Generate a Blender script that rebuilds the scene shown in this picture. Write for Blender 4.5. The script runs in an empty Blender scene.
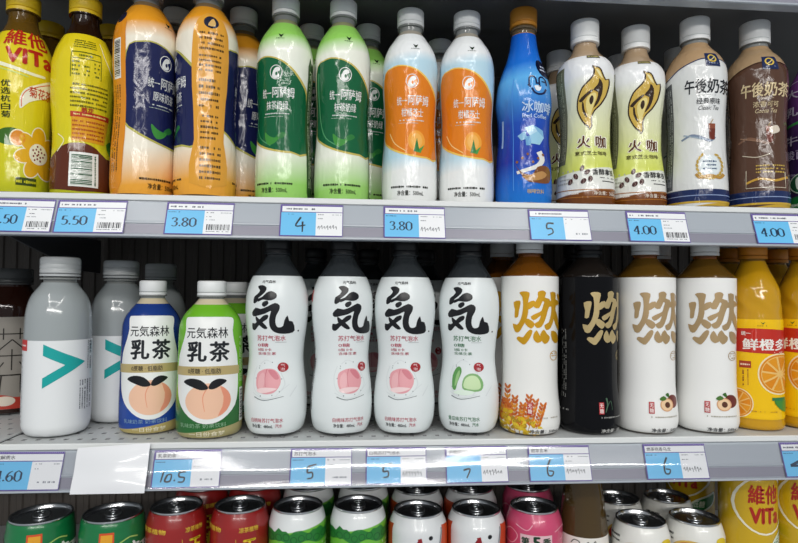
import bpy, bmesh, math, random
from mathutils import Vector, Matrix
C = bpy.context.scene.collection
S = bpy.context.scene
MM = 0.001
random.seed(7)

# ------------------------------------------------------------------ camera, world, lights, exposure
def make_camera():
    th, ph, ro = [math.radians(a) for a in (4.458, 1.949, 0.499)]
    f = Vector((math.sin(th)*math.cos(ph), math.cos(th)*math.cos(ph), math.sin(ph)))
    r0 = Vector((math.cos(th), -math.sin(th), 0)); u0 = r0.cross(f)
    r = r0*math.cos(ro) + u0*math.sin(ro); u = u0*math.cos(ro) - r0*math.sin(ro)
    cd = bpy.data.cameras.new('camera'); cd.sensor_width = 36; cd.lens = 576/798*36
    cd.clip_start = 0.02; cd.clip_end = 50
    co = bpy.data.objects.new('camera', cd); C.objects.link(co)
    m = Matrix((r, u, -f)).transposed().to_4x4(); m.translation = Vector((-48.86, -620, 158.46))*MM
    co.matrix_world = m
    S.camera = co
make_camera()

W = bpy.data.worlds.new('world'); S.world = W; W.use_nodes = True
W.node_tree.nodes['Background'].inputs[0].default_value = (0.86, 0.93, 1.0, 1)
W.node_tree.nodes['Background'].inputs[1].default_value = 0.42

def area(name, loc, target, sx, sy, power, col=(1, 0.97, 0.93)):
    l = bpy.data.lights.new(name, 'AREA'); l.shape = 'RECTANGLE'; l.size = sx; l.size_y = sy
    l.energy = power; l.color = col
    o = bpy.data.objects.new(name, l); C.objects.link(o); o.location = loc
    o.rotation_euler = (Vector(target)-Vector(loc)).to_track_quat('-Z', 'Y').to_euler()
    return o
# ceiling lights of the shop aisle: rows of tubes that run away from the cooler, and one row along it
for x, w in ((-1.0, 60), (0.75, 60)):
    area('ceiling_tube', (x, -4.8, 1.6), (x, -4.7999, 0), 0.14, 8.0, w)
area('ceiling_tube', (0.0, -2.4, 1.75), (0, -0.4, 0.2), 2.4, 0.16, 22)
area('ceiling_tube', (0.5, -5.0, 1.65), (0.3, 0, 0.3), 5.2, 0.16, 92)

S.view_settings.view_transform = 'Standard'
S.view_settings.look = 'None'
S.view_settings.exposure = -0.3
S.view_settings.gamma = 1.0
S.view_settings.use_curve_mapping = False
S.cycles.use_denoising = True
S.cycles.max_bounces = 10
S.cycles.transparent_max_bounces = 24
S.cycles.caustics_reflective = False
S.cycles.caustics_refractive = False

# ------------------------------------------------------------------ materials
def lin(h):
    h = h.lstrip('#'); v = [int(h[i:i+2], 16)/255 for i in (0, 2, 4)]
    return tuple((c/12.92 if c <= 0.04045 else ((c+0.055)/1.055)**2.4) for c in v) + (1,)
MATS = {}
def mat(key, col='#808080', rough=0.4, metal=0.0, trans=0.0, ior=1.45, coat=0.0, bump=None, ramp=None, spec=0.5, alpha=1.0, tint=None, sss=0):
    if key in MATS: return MATS[key]
    m = bpy.data.materials.new(key); m.use_nodes = True
    nt = m.node_tree; b = nt.nodes['Principled BSDF']; I = b.inputs
    I['Base Color'].default_value = lin(col); I['Roughness'].default_value = rough
    I['Metallic'].default_value = metal; I['Transmission Weight'].default_value = trans
    I['IOR'].default_value = ior; I['Coat Weight'].default_value = coat; I['Coat Roughness'].default_value = 0.08
    I['Specular IOR Level'].default_value = spec; I['Alpha'].default_value = alpha
    if sss: I['Subsurface Weight'].default_value = sss; I['Subsurface Radius'].default_value = (.01, .01, .01); I['Subsurface Scale'].default_value = 1
    tc = None
    if ramp or bump:
        tc = nt.nodes.new('ShaderNodeTexCoord')
    if ramp:                                     # printed colour that changes with height on the object
        sp = nt.nodes.new('ShaderNodeSeparateXYZ'); nt.links.new(tc.outputs['Object'], sp.inputs[0])
        mr = nt.nodes.new('ShaderNodeMapRange'); z0, z1 = ramp[0][0], ramp[-1][0]
        mr.inputs[1].default_value = z0*MM; mr.inputs[2].default_value = z1*MM
        ad = nt.nodes.new('ShaderNodeMath'); ad.operation = 'MULTIPLY_ADD'; ad.inputs[1].default_value = -0.14
        nt.links.new(sp.outputs[0], ad.inputs[0]); nt.links.new(sp.outputs[2], ad.inputs[2])
        nt.links.new(ad.outputs[0], mr.inputs[0])
        cr = nt.nodes.new('ShaderNodeValToRGB'); e = cr.color_ramp.elements
        while len(e) < len(ramp): e.new(0.5)
        for k, (z, h) in enumerate(ramp):
            e[k].position = (z-z0)/(z1-z0)
        for k, (z, h) in enumerate(ramp): e[k].color = lin(h)
        nt.links.new(mr.outputs[0], cr.inputs[0]); nt.links.new(cr.outputs[0], I['Base Color'])
    if bump:                                     # ('wrinkle', strength) shrink film creases, ('grain', strength)
        kind, st = bump
        mp = nt.nodes.new('ShaderNodeMapping'); nt.links.new(tc.outputs['Object'], mp.inputs[0])
        mp.inputs['Scale'].default_value = (1, 1, 0.45) if kind == 'wrinkle' else (1, 1, 1)
        nz = nt.nodes.new('ShaderNodeTexNoise'); nt.links.new(mp.outputs[0], nz.inputs[0])
        nz.inputs['Scale'].default_value = 75 if kind == 'wrinkle' else 900
        nz.inputs['Detail'].default_value = 1.5; nz.inputs['Distortion'].default_value = 1.2 if kind == 'wrinkle' else 0
        bp = nt.nodes.new('ShaderNodeBump'); bp.inputs['Strength'].default_value = st
        bp.inputs['Distance'].default_value = 0.004 if kind == 'wrinkle' else 0.0004
        nt.links.new(nz.outputs[0], bp.inputs['Height']); nt.links.new(bp.outputs[0], I['Normal'])
    MATS[key] = m
    return m
def ink(h, rough=0.3, metal=0.0): return mat('ink_'+h.lstrip('#')+('m' if metal else ''), h, rough, metal)
def film(h): return mat('film_ink_'+h.lstrip('#'), h, 0.13, bump=('wrinkle', 0.26))

# ------------------------------------------------------------------ object helpers
def link(name, me, parent=None):
    o = bpy.data.objects.new(name, me); C.objects.link(o)
    if parent is not None: o.parent = parent
    return o
def thing(name, label=None, cat=None, group=None, loc=(0, 0, 0), rz=0.0):
    o = bpy.data.objects.new(name, None); C.objects.link(o); o.empty_display_size = 0.02
    o.location = Vector(loc)*MM; o.rotation_euler = (0, 0, rz)
    if label: o['label'] = label
    if cat: o['category'] = cat
    if group: o['group'] = group
    return o
def mesh(name, verts, faces, mats, idx=None, smooth=False, sharp=None):
    me = bpy.data.meshes.new(name)
    me.from_pydata([(x*MM, y*MM, z*MM) for x, y, z in verts], [], faces)
    for m in (mats if isinstance(mats, (list, tuple)) else [mats]): me.materials.append(m)
    if idx: me.polygons.foreach_set('material_index', idx)
    if smooth:
        me.polygons.foreach_set('use_smooth', [True]*len(faces))
        if sharp: me.set_sharp_from_angle(angle=math.radians(sharp))
    me.update()
    return me
def copy_tree(o, parent=None):
    c = o.copy(); C.objects.link(c)
    if parent is not None: c.parent = parent
    for ch in list(o.children): copy_tree(ch, c)
    return c

def pchip(pts):
    xs = [p[0] for p in pts]; ys = [p[1] for p in pts]; n = len(xs)
    h = [max(1e-6, xs[i+1]-xs[i]) for i in range(n-1)]; d = [(ys[i+1]-ys[i])/h[i] for i in range(n-1)]
    m = [0.0]*n; m[0] = d[0]; m[-1] = d[-1]
    for i in range(1, n-1):
        if d[i-1]*d[i] > 0:
            w1 = 2*h[i]+h[i-1]; w2 = h[i]+2*h[i-1]; m[i] = (w1+w2)/(w1/d[i-1]+w2/d[i])
    def f(x):
        if x <= xs[0]: return ys[0]
        if x >= xs[-1]: return ys[-1]
        i = 0
        while x > xs[i+1]: i += 1
        t = (x-xs[i])/h[i]; a = t*t*(3-2*t)
        return ys[i]*(1-a) + ys[i+1]*a + h[i]*(m[i]*t*(1-t)**2 - m[i+1]*t*t*(1-t))
    return f
def lathe(name, prof, m, parent=None, seg=64, close=True, knurl=0.0, petal=None, sharp=35):
    """prof: list of (r, z) from bottom to top, turned round z"""
    V = []; F = []; n = len(prof)
    for r, z in prof:
        for k in range(seg):
            a = 2*math.pi*k/seg
            rr = r - (knurl if (k % 2 and knurl) else 0)
            if petal: rr = r*(1 + petal(z, a))
            V.append((rr*math.cos(a), rr*math.sin(a), z))
    for i in range(n-1):
        for k in range(seg):
            k2 = (k+1) % seg
            F.append((i*seg+k, i*seg+k2, (i+1)*seg+k2, (i+1)*seg+k))
    if close:
        F.append(tuple(reversed(range(seg)))); F.append(tuple(range((n-1)*seg, n*seg)))
    return link(name, mesh(name, V, F, m, smooth=True, sharp=sharp), parent)
def rings(f, z0, z1, step=3.0, off=0.0):
    n = max(2, int(abs(z1-z0)/step)+1)
    return [(f(z0+(z1-z0)*i/n)+off, z0+(z1-z0)*i/n) for i in range(n+1)]
def boxmesh(name, x0, x1, y0, y1, z0, z1, m, parent=None, bev=0.0):
    bm = bmesh.new(); bmesh.ops.create_cube(bm, size=1)
    for v in bm.verts: v.co = Vector(((x0+x1)/2+v.co.x*(x1-x0), (y0+y1)/2+v.co.y*(y1-y0), (z0+z1)/2+v.co.z*(z1-z0)))*MM
    if bev: bmesh.ops.bevel(bm, geom=list(bm.edges), offset=bev*MM, segments=2, affect='EDGES', profile=0.5)
    me = bpy.data.meshes.new(name); bm.to_mesh(me); bm.free(); me.materials.append(m)
    return link(name, me, parent)
def extrude_x(name, prof, x0, x1, m, parent=None, closed=True, smooth=False, capped=True):
    n = len(prof); V = [(x0, y, z) for y, z in prof] + [(x1, y, z) for y, z in prof]; F = []
    for i in range(n if closed else n-1):
        j = (i+1) % n; F.append((i, j, n+j, n+i))
    if closed and capped: F.append(tuple(reversed(range(n)))); F.append(tuple(range(n, 2*n)))
    me = mesh(name, V, F, m, smooth=smooth, sharp=40)
    bm = bmesh.new(); bm.from_mesh(me); bmesh.ops.recalc_face_normals(bm, faces=bm.faces); bm.to_mesh(me); bm.free()
    return link(name, me, parent)

# ------------------------------------------------------------------ flat print: shapes drawn flat, then wrapped on a surface
TXT = {}
def text_tris(s, bold):
    k = (s, bold)
    if k not in TXT:
        cu = bpy.data.curves.new('t', 'FONT'); cu.body = s; cu.size = 1.0; cu.offset = bold; cu.resolution_u = 2
        cu.dimensions = '2D'; cu.fill_mode = 'FRONT'
        o = bpy.data.objects.new('t', cu)
        me = bpy.data.meshes.new_from_object(o)
        v = [(a.co.x, a.co.y) for a in me.vertices]; f = [tuple(p.vertices) for p in me.polygons]
        bpy.data.objects.remove(o); bpy.data.curves.remove(cu); bpy.data.meshes.remove(me)
        TXT[k] = (v, f)
    return TXT[k]
def smooth_loop(p, n=4, closed=True):
    out = []; N = len(p)
    rng = range(N) if closed else range(N-1)
    for i in rng:
        g = (lambda k: p[k % N]) if closed else (lambda k: p[min(max(k, 0), N-1)])
        a, b, c, d = g(i-1), g(i), g(i+1), g(i+2)
        for k in range(n):
            t = k/n
            out.append(tuple(0.5*((2*b[j])+(-a[j]+c[j])*t+(2*a[j]-5*b[j]+4*c[j]-d[j])*t*t+(-a[j]+3*b[j]-3*c[j]+d[j])*t**3) for j in (0, 1)))
    if not closed: out.append(p[-1])
    return out
def shrink(p, d):
    n = len(p); A = sum(p[i][0]*p[(i+1) % n][1]-p[(i+1) % n][0]*p[i][1] for i in range(n)); s = 1 if A > 0 else -1
    out = []
    for i in range(n):
        a, b, c = p[i-1], p[i], p[(i+1) % n]
        tx, ty = c[0]-a[0], c[1]-a[1]; L = math.hypot(tx, ty) or 1
        out.append((b[0]-ty/L*d*s, b[1]+tx/L*d*s))
    return out

class Print:
    """collects flat shapes and wraps them on a turned bottle (or lays them on a plane).
    Shapes are given in the units of the label's measuring sheet: x right, y down; ax = bottle axis, by = foot line."""
    def __init__(s, ax, by, sx, sz, R, prof, flat=False, rot=0.0):
        s.ax, s.by, s.sx, s.sz, s.R, s.prof, s.flat, s.rot = ax, by, sx, sz, R, prof, flat, rot
        s.V = []; s.F = []; s.I = []; s.M = []
    def uv(s, x, y):
        if s.flat: return ((x-s.ax)*s.sx, (s.by-y)*s.sz)
        d = (x-s.ax)*s.sx/s.R
        d = math.asin(d) if abs(d) < 0.94 else math.copysign(math.asin(0.94)+(abs(d)-0.94)*1.6, d)
        return (d*s.R, (s.by-y)*s.sz)
    def _add(s, v2, f, m, layer, cut=True):
        if m not in s.M: s.M.append(m)
        mi = s.M.index(m)
        bm = bmesh.new()
        vs = [bm.verts.new((a, b, 0)) for a, b in v2]
        for p in f:
            try: bm.faces.new([vs[i] for i in p])
            except ValueError: pass
        if any(len(p) > 4 for p in f): bmesh.ops.triangulate(bm, faces=bm.faces[:])
        if cut and not s.flat and v2:
            us = [a for a, b in v2]; ws = [b for a, b in v2]
            su, sw = 3.0, 4.0
            u = math.ceil(min(us)/su)*su
            while u < max(us):
                if u > min(us)+0.2 and max(us)-u > 0.2:
                    bmesh.ops.bisect_plane(bm, geom=bm.verts[:]+bm.edges[:]+bm.faces[:], plane_co=(u, 0, 0), plane_no=(1, 0, 0))
                u += su
            w = math.ceil(min(ws)/sw)*sw
            while w < max(ws):
                if w > min(ws)+0.2 and max(ws)-w > 0.2:
                    bmesh.ops.bisect_plane(bm, geom=bm.verts[:]+bm.edges[:]+bm.faces[:], plane_co=(0, w, 0), plane_no=(0, 1, 0))
                w += sw
        base = len(s.V); bm.verts.index_update(); e = 0.16+0.10*layer
        for v in bm.verts:
            if s.flat: s.V.append((v.co.x, -e, v.co.y))
            else:
                a = v.co.x/s.R + s.rot; r = s.prof(v.co.y)+e
                s.V.append((r*math.sin(a), -r*math.cos(a), v.co.y))
        for fc in bm.faces:
            ids = [v.index for v in fc.verts]
            A = sum(fc.verts[i].co.x*fc.verts[(i+1) % len(ids)].co.y-fc.verts[(i+1) % len(ids)].co.x*fc.verts[i].co.y for i in range(len(ids)))
            if A < 0: ids.reverse()
            s.F.append(tuple(base+i for i in ids)); s.I.append(mi)
        bm.free()
    def poly(s, pts, m, layer=1, smooth=0, xf=None):
        if smooth: pts = smooth_loop(pts, smooth)
        if xf: pts = [xf(x, y) for x, y in pts]
        v = [s.uv(x, y) for x, y in pts]
        s._add(v, [tuple(range(len(v)))], m, layer)
    def rect(s, x0, y0, x1, y1, m, layer=1):
        n = max(1, int(abs(x1-x0)/3)); T = [(x0+(x1-x0)*i/n, y0) for i in range(n+1)]; B = [(x1-(x1-x0)*i/n, y1) for i in range(n+1)]
        s.poly(T+B, m, layer)
    def ell(s, cx, cy, rx, ry, m, layer=1, n=28, rot=0.0):
        c, d = math.cos(rot), math.sin(rot)
        s.poly([(cx+rx*math.cos(a)*c-ry*math.sin(a)*d, cy+rx*math.cos(a)*d+ry*math.sin(a)*c) for a in [2*math.pi*k/n for k in range(n)]], m, layer)
    def stroke(s, pts, w, m, layer=1, w2=None, smooth=4, closed=False, nib=0.0):
        if smooth: pts = smooth_loop(pts, smooth, closed)
        n = len(pts); L = []; Rr = []
        for i, (x, y) in enumerate(pts):
            a = pts[i-1] if (i or closed) else pts[0]; c = pts[(i+1) % n] if (i < n-1 or closed) else pts[-1]
            tx, ty = c[0]-a[0], c[1]-a[1]; l = math.hypot(tx, ty) or 1
            h = (w+((w2 if w2 is not None else w)-w)*i/max(1, n-1)+nib*(ty/l)**2)/2
            L.append((x-ty/l*h, y+tx/l*h)); Rr.append((x+ty/l*h, y-tx/l*h))
        v = [s.uv(*p) for p in L+Rr]
        f = [(i, i+1, n+i+1, n+i) for i in range(n-1)] + ([(n-1, 0, n, 2*n-1)] if closed else [])
        s._add(v, f, m, layer)
    def ring(s, cx, cy, rx, ry, w, m, layer=1):
        s.stroke([(cx+rx*math.cos(2*math.pi*k/24), cy+ry*math.sin(2*math.pi*k/24)) for k in range(24)], w, m, layer, smooth=0, closed=True)
    def text(s, t, x0, y0, x1, y1, m, layer=2, bold=0.0, shear=0.0):
        v, f = text_tris(t, 0.0)
        if not v: return
        a0 = min(p[0] for p in v); a1 = max(p[0] for p in v); b0 = min(p[1] for p in v); b1 = max(p[1] for p in v)
        u0, w1 = s.uv(x0, y0); u1, w0 = s.uv(x1, y1)
        q = []; k = bold*.8
        if k: a0 -= k; a1 += k; b0 -= k; b1 += k
        # heavier letters: the outline struck again a hair to each side
        for da, db in (((k, 0), (-k, 0), (0, k*.8), (0, -k*.8)) if k else ((0, 0),)):
            q = []
            for a, b in v:
                ta = (a+da-a0)/(a1-a0 or 1); tb = (b+db-b0)/(b1-b0 or 1)
                q.append((u0+ta*(u1-u0)+shear*(tb-.5)*(w1-w0), w0+tb*(w1-w0)))
            s._add(q, f, m, layer)
    def vtext(s, t, x0, y0, x1, y1, m, layer=2, bold=0.0):
        n = len(t); h = (y1-y0)/n
        for i, c in enumerate(t): s.text(c, x0, y0+i*h+.06*h, x1, y0+(i+1)*h-.06*h, m, layer, bold)
    def fine(s, x0, y0, x1, y1, rows, m, layer=2, dens=0.75, vert=False):
        """rows of print too small to read"""
        rows = int(rows)
        for r in range(rows):
            if vert:
                c = x0+(x1-x0)*(r+.5)/rows; w = (x1-x0)/rows*.5; p = y0; e = y1
            else:
                c = y0+(y1-y0)*(r+.5)/rows; w = (y1-y0)/rows*.5; p = x0; e = x1
            while p < e-.3:
                l = random.uniform(.7, 2.0)
                if random.random() < dens:
                    q = min(p+l, e); h = w*random.uniform(.6, 1)
                    if vert: s.rect(c-h/2, p, c+h/2, q, m, layer)
                    else: s.rect(p, c-h/2, q, c+h/2, m, layer)
                p += l+random.uniform(.25, .6)
    def barcode(s, x0, y0, x1, y1, m, layer=2, vert=False):
        p, e = (y0, y1) if vert else (x0, x1)
        while p < e:
            l = random.choice((.35, .5, .9, 1.3))
            if vert: s.rect(x0, p, x1, min(e, p+l), m, layer)
            else: s.rect(p, y0, min(e, p+l), y1, m, layer)
            p += l+random.choice((.4, .6, .9))
    def build(s, name, parent):
        if not s.F: return None
        o = link(name, mesh(name, s.V, s.F, s.M, s.I, smooth=not s.flat), parent)
        s.V, s.F, s.I, s.M = [], [], [], []
        return o

# ------------------------------------------------------------------ common bottle pieces
M_PET = mat('clear_plastic', '#c4c8c6', 0.08, trans=0.55, ior=1.3)
M_CAPW = mat('white_cap', '#f0f2f1', 0.4)
M_CAPY = mat('yellow_cap', '#d9b81f', 0.42)
M_CAPO = mat('orange_cap', '#c9882f', 0.42)
M_CAPOR = mat('bright_orange_cap', '#d98a24', 0.42)
M_CAPK = mat('black_cap', '#17181a', 0.35)
M_CAPC = mat('clear_grey_cap', '#e4e8e9', 0.25, trans=0.35, ior=1.35)
BLACK, WHITE = '#15161a', '#eef0f0'

def cap(root, z0, z1, r, m, ring_gap=2.2, top=None, knurl=0.35):
    h = z1-z0
    c = lathe('cap', [(r*.97, z0+ring_gap), (r, z0+ring_gap+.6), (r, z1-1.6), (r-.6, z1-.5), (r-2.0, z1), (r*.5, z1)], m, root, seg=96, knurl=knurl, sharp=60)
    t = lathe('tamper_ring', [(r*.95, z0-2.6), (r*1.0, z0-2.2), (r*1.0, z0+ring_gap-.9), (r*.97, z0+ring_gap-.5)], m, c, seg=64)
    return c
def neck(root, z0, z1, r, m=M_PET, flange=None):
    zf = flange if flange else z0+(z1-z0)*.55
    return lathe('neck', [(r, z0), (r, zf-1.2), (r+2.4, zf-.9), (r+2.4, zf+.7), (r, zf+1.0), (r, z1)], m, root, seg=48)
DES = {}
def place(design, name, x, y, z, rot, label, cat, group, *a):
    key = (design.__name__,)+a
    first = key not in DES
    if first:
        o = thing(name, loc=(0, 0, 0)); design(o, *a); DES[key] = o
    else: o = copy_tree(DES[key])
    o.location = Vector((x, y, z))*MM; o.rotation_euler = (0, 0, math.radians(rot))
    o['label'] = label; o['category'] = cat
    if group: o['group'] = group
    elif 'group' in o: del o['group']
    return o
def facing(x, y=40):           # the angle that turns a label to the shopper who stands at x = -49
    return math.degrees(math.atan2(-48.9-x, 620+y))*1.0

# ------------------------------------------------------------------ the cooler: back wall, shelves
ZU, ZT, ZB = 257.0, 531.0, -210.0        # deck heights: upper, topmost and bottom shelf (middle shelf is 0)
def build_cooler():
    # ribbed back panel
    prof = []; x = -1000.0
    while x < 1000:
        prof += [(x, 336), (x+9, 336), (x+11, 333.5), (x+18, 333.5)]; x += 20
    V = [(x, y, ZB-30) for x, y in prof] + [(x, y, ZT+60) for x, y in prof]; n = len(prof)
    F = [(i, i+1, n+i+1, n+i) for i in range(n-1)]
    w = link('wall_back', mesh('wall_back', V, F, mat('back_panel', '#5c5651', 0.55)))
    w['kind'] = 'structure'

M_DECK = mat('shelf_enamel', '#c3c6c6', 0.38, bump=('grain', 0.15))
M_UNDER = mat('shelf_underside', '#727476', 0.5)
M_LIP = mat('shelf_lip_white', '#dfe2e1', 0.35)
M_RAIL = mat('label_rail_plastic', '#a9b0b8', 0.22)
M_RAILD = mat('rail_channel_plastic', '#8b8a97', 0.25)
def clear_sheet():
    m = bpy.data.materials.new('clear_rail_cover'); m.use_nodes = True; nt = m.node_tree; nt.nodes.clear()
    o = nt.nodes.new('ShaderNodeOutputMaterial'); mx = nt.nodes.new('ShaderNodeMixShader'); t = nt.nodes.new('ShaderNodeBsdfTransparent'); g = nt.nodes.new('ShaderNodeBsdfGlossy')
    fr = nt.nodes.new('ShaderNodeLayerWeight'); fr.inputs[0].default_value = 0.3
    ad = nt.nodes.new('ShaderNodeMath'); ad.operation = 'MULTIPLY_ADD'; ad.inputs[1].default_value = .8; ad.inputs[2].default_value = .08
    g.inputs['Roughness'].default_value = 0.11; t.inputs[0].default_value = (.97, .97, .98, 1)
    nt.links.new(fr.outputs['Fresnel'], ad.inputs[0]); nt.links.new(ad.outputs[0], mx.inputs[0]); nt.links.new(t.outputs[0], mx.inputs[1]); nt.links.new(g.outputs[0], mx.inputs[2]); nt.links.new(mx.outputs[0], o.inputs[0])
    return m
M_COVER = clear_sheet()
def shelf(z, label, holes=False, covered=False):
    root = thing('display_shelf', label, 'shelf', 'shelves of the drinks cooler', (0, 0, z))
    X0, X1 = -960.0, 960.0
    if holes:                                       # pierced deck: a grid of slots left open near the front
        V = []; F = []; MI = []; ids = {}
        def vid(x, y, zz):
            k = (round(x, 2), round(y, 2), zz)
            if k not in ids: ids[k] = len(V); V.append((x, y, zz))
            return ids[k]
        xs = []; x = -700.0
        while x < 100: xs += [x, x+4.6]; x += 14.0
        xs = [X0, -720.0]+xs+[130.0, 500.0, X1]
        ys = [0, 12, 18, 37, 43, 62, 68, 87, 93, 112, 118, 137, 143, 162, 168, 330]
        for i in range(len(xs)-1):
            for j in range(len(ys)-1):
                slot = (-701 < xs[i] < 100) and abs(xs[i+1]-xs[i]-4.6) < .01 and ys[j+1]-ys[j] < 8 and ys[j] > 1
                if slot:
                    for (a, b, c, d) in ((xs[i], ys[j], xs[i+1], ys[j]), (xs[i+1], ys[j], xs[i+1], ys[j+1]), (xs[i+1], ys[j+1], xs[i], ys[j+1]), (xs[i], ys[j+1], xs[i], ys[j])):
                        F.append((vid(a, b, 0), vid(c, d, 0), vid(c, d, -2.6), vid(a, b, -2.6))); MI.append(1)
                else: F.append((vid(xs[i], ys[j], 0), vid(xs[i+1], ys[j], 0), vid(xs[i+1], ys[j+1], 0), vid(xs[i], ys[j+1], 0))); MI.append(0)
        link('deck', mesh('deck', V, F, [M_DECK, mat('slot_wall_shade', '#8a8c8e', .6)], MI), root)  # slot walls get a darker grey that stands for shade inside the holes
        # the seam between two shelf plates with its folded edge, at the left end
        extrude_y = [(-413.0, 0.02), (-412, 1.3), (-408.5, 1.3), (-408, 0.02)]
        V = [(x, 1.0, zz) for x, zz in extrude_y]+[(x, 330.0, zz) for x, zz in extrude_y]
        link('plate_seam', mesh('plate_seam', V, [(0, 1, 5, 4), (1, 2, 6, 5), (2, 3, 7, 6), (0, 3, 2, 1), (4, 5, 6, 7)], M_DECK), root)
        boxmesh('plate_gap_shade', -407.9, -406.0, 1, 330, -0.5, 0.15, mat('gap_shade', '#1d1e20', 0.7), root)  # dark strip laid on the deck, standing for the shade in the gap
    else:
        boxmesh('deck', X0, X1, 0, 330, -2.0, 0, M_DECK, root)
    # underside: a folded front pan and the recessed plate behind it
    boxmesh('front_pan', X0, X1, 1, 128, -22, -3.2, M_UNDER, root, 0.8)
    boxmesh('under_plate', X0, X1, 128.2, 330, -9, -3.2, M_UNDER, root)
    extrude_x('front_lip', [(0, -.05), (-2.4, -.05), (-3.2, -.9), (-3.2, -5.6), (-2.4, -6.4), (0, -6.4)], X0, X1, M_LIP, root)
    rail = extrude_x('label_rail', [(-.2, -6.6), (-3.0, -7.0), (-3.6, -8.6), (-9.2, -28.2), (-10.6, -29.0), (-11.0, -30.6), (-10.2, -31.4), (-13.4, -42.2), (-15.4, -42.8), (-15.6, -44.6), (-14.4, -45.4), (-.2, -45.4)], X0, X1, M_RAIL, root)
    extrude_x('rail_channel', [(-10.6, -31.8), (-13.5, -41.9), (-13.1, -42.0), (-10.2, -31.9)], X0, X1, M_RAILD, rail)
    if covered:                                    # clear plastic strip clipped over the price tags, slightly buckled
        prof = [(-4.8, -8.4), (-7.0, -14.2), (-8.2, -19.5), (-10.2, -25.0), (-11.4, -29.2), (-12.6, -34.6), (-14.2, -39.0), (-15.9, -42.6)]
        nx = 160; V = []; F = []; m = len(prof)
        for i in range(nx+1):
            xx = X0+(X1-X0)*i/nx
            for j, (y, zz) in enumerate(prof):
                w = math.sin(math.pi*j/(m-1))
                V.append((xx, y-w*(1.3+.22*math.sin(xx*.011+j)+.12*math.sin(xx*.043+j*1.7)), zz))
        for i in range(nx):
            for j in range(m-1): F.append((i*m+j, (i+1)*m+j, (i+1)*m+j+1, i*m+j+1))
        link('clear_cover', mesh('clear_cover', V, F, M_COVER, smooth=True), rail)
    return root
build_cooler()
shelf(0, 'middle white steel shelf with pierced deck, carrying the white soda bottles', True, True)
shelf(ZU, 'upper white steel shelf carrying the yellow, navy and green tea bottles')
shelf(ZT, 'topmost shelf, its dark underside above the bottle caps')
shelf(ZB, 'lowest shelf under the row of drink cans')
def bracket(x, z, label):
    V = [(x, 40, z-23), (x, 325, z-23), (x, 325, z-75), (x, 250, z-72), (x, 40, z-30)]
    V = V+[(a+3, b, c) for a, b, c in V]
    F = [(0, 1, 2, 3, 4), (9, 8, 7, 6, 5)]+[(i, i+5, (i+1) % 5+5, (i+1) % 5) for i in range(5)]
    o = link('shelf_bracket', mesh('shelf_bracket', V, F, mat('bracket_grey', '#4c4e52', 0.4)))
    o['label'] = label; o['category'] = 'bracket'
bracket(-452, ZU, 'dark grey steel bracket under the upper shelf above the clear bottles')

# ------------------------------------------------------------------ price tags
SERIF = {'0': [[(3, 0), (.7, 2), (.5, 5), (.7, 8), (3, 10), (5.3, 8), (5.5, 5), (5.3, 2), (3, 0)]],
         '5': [[(1.4, .3), (5.2, .3)], [(1.6, .3), (1.1, 4.4)], [(1.1, 4.4), (3.4, 4.0), (5.2, 5.6), (5.0, 8.2), (3.2, 9.8), (.8, 9.2)]],
         '3': [[(.8, 1.8), (2.4, .2), (4.6, .9), (4.6, 3.4), (2.6, 4.7)], [(2.6, 4.7), (4.8, 5.4), (5.2, 7.8), (3.4, 9.8), (.7, 9.0)]],
         '8': [[(3, 0), (1, 1.3), (1.4, 3.6), (4.4, 5.6), (5.2, 8), (3, 10), (.8, 8), (1.6, 5.6), (4.4, 3.4), (4.8, 1.3), (3, 0)]],
         '4': [[(4.2, 0), (4.2, 10)], [(4.2, .2), (.4, 6.6)], [(.3, 6.8), (5.8, 6.8)], [(2.9, 9.9), (5.5, 9.9)]],
         '6': [[(5, .3), (2.2, 2), (.7, 5), (.8, 8), (3, 10), (5.2, 8), (4.6, 5.2), (2.6, 4.7), (.8, 6.6)]]}
def serif_price(p, s, x0, y0, x1, y1, m):
    wd = [2.6 if c == '.' else 6.6 for c in s]; k = (x1-x0)/sum(wd); x = x0; ky = (y1-y0)/10
    for c, w in zip(s, wd):
        if c == '.': p.ell(x+1.1*k, y1-.9*ky, .85*k, .85*ky, m, 1, 10)
        else:
            for st in SERIF[c]: p.stroke([(x+a*k, y0+b*ky) for a, b in st], .55*k, m, 1, nib=1.15*k, smooth=(5 if len(st) > 2 else 0))
        x += w*k
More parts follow.
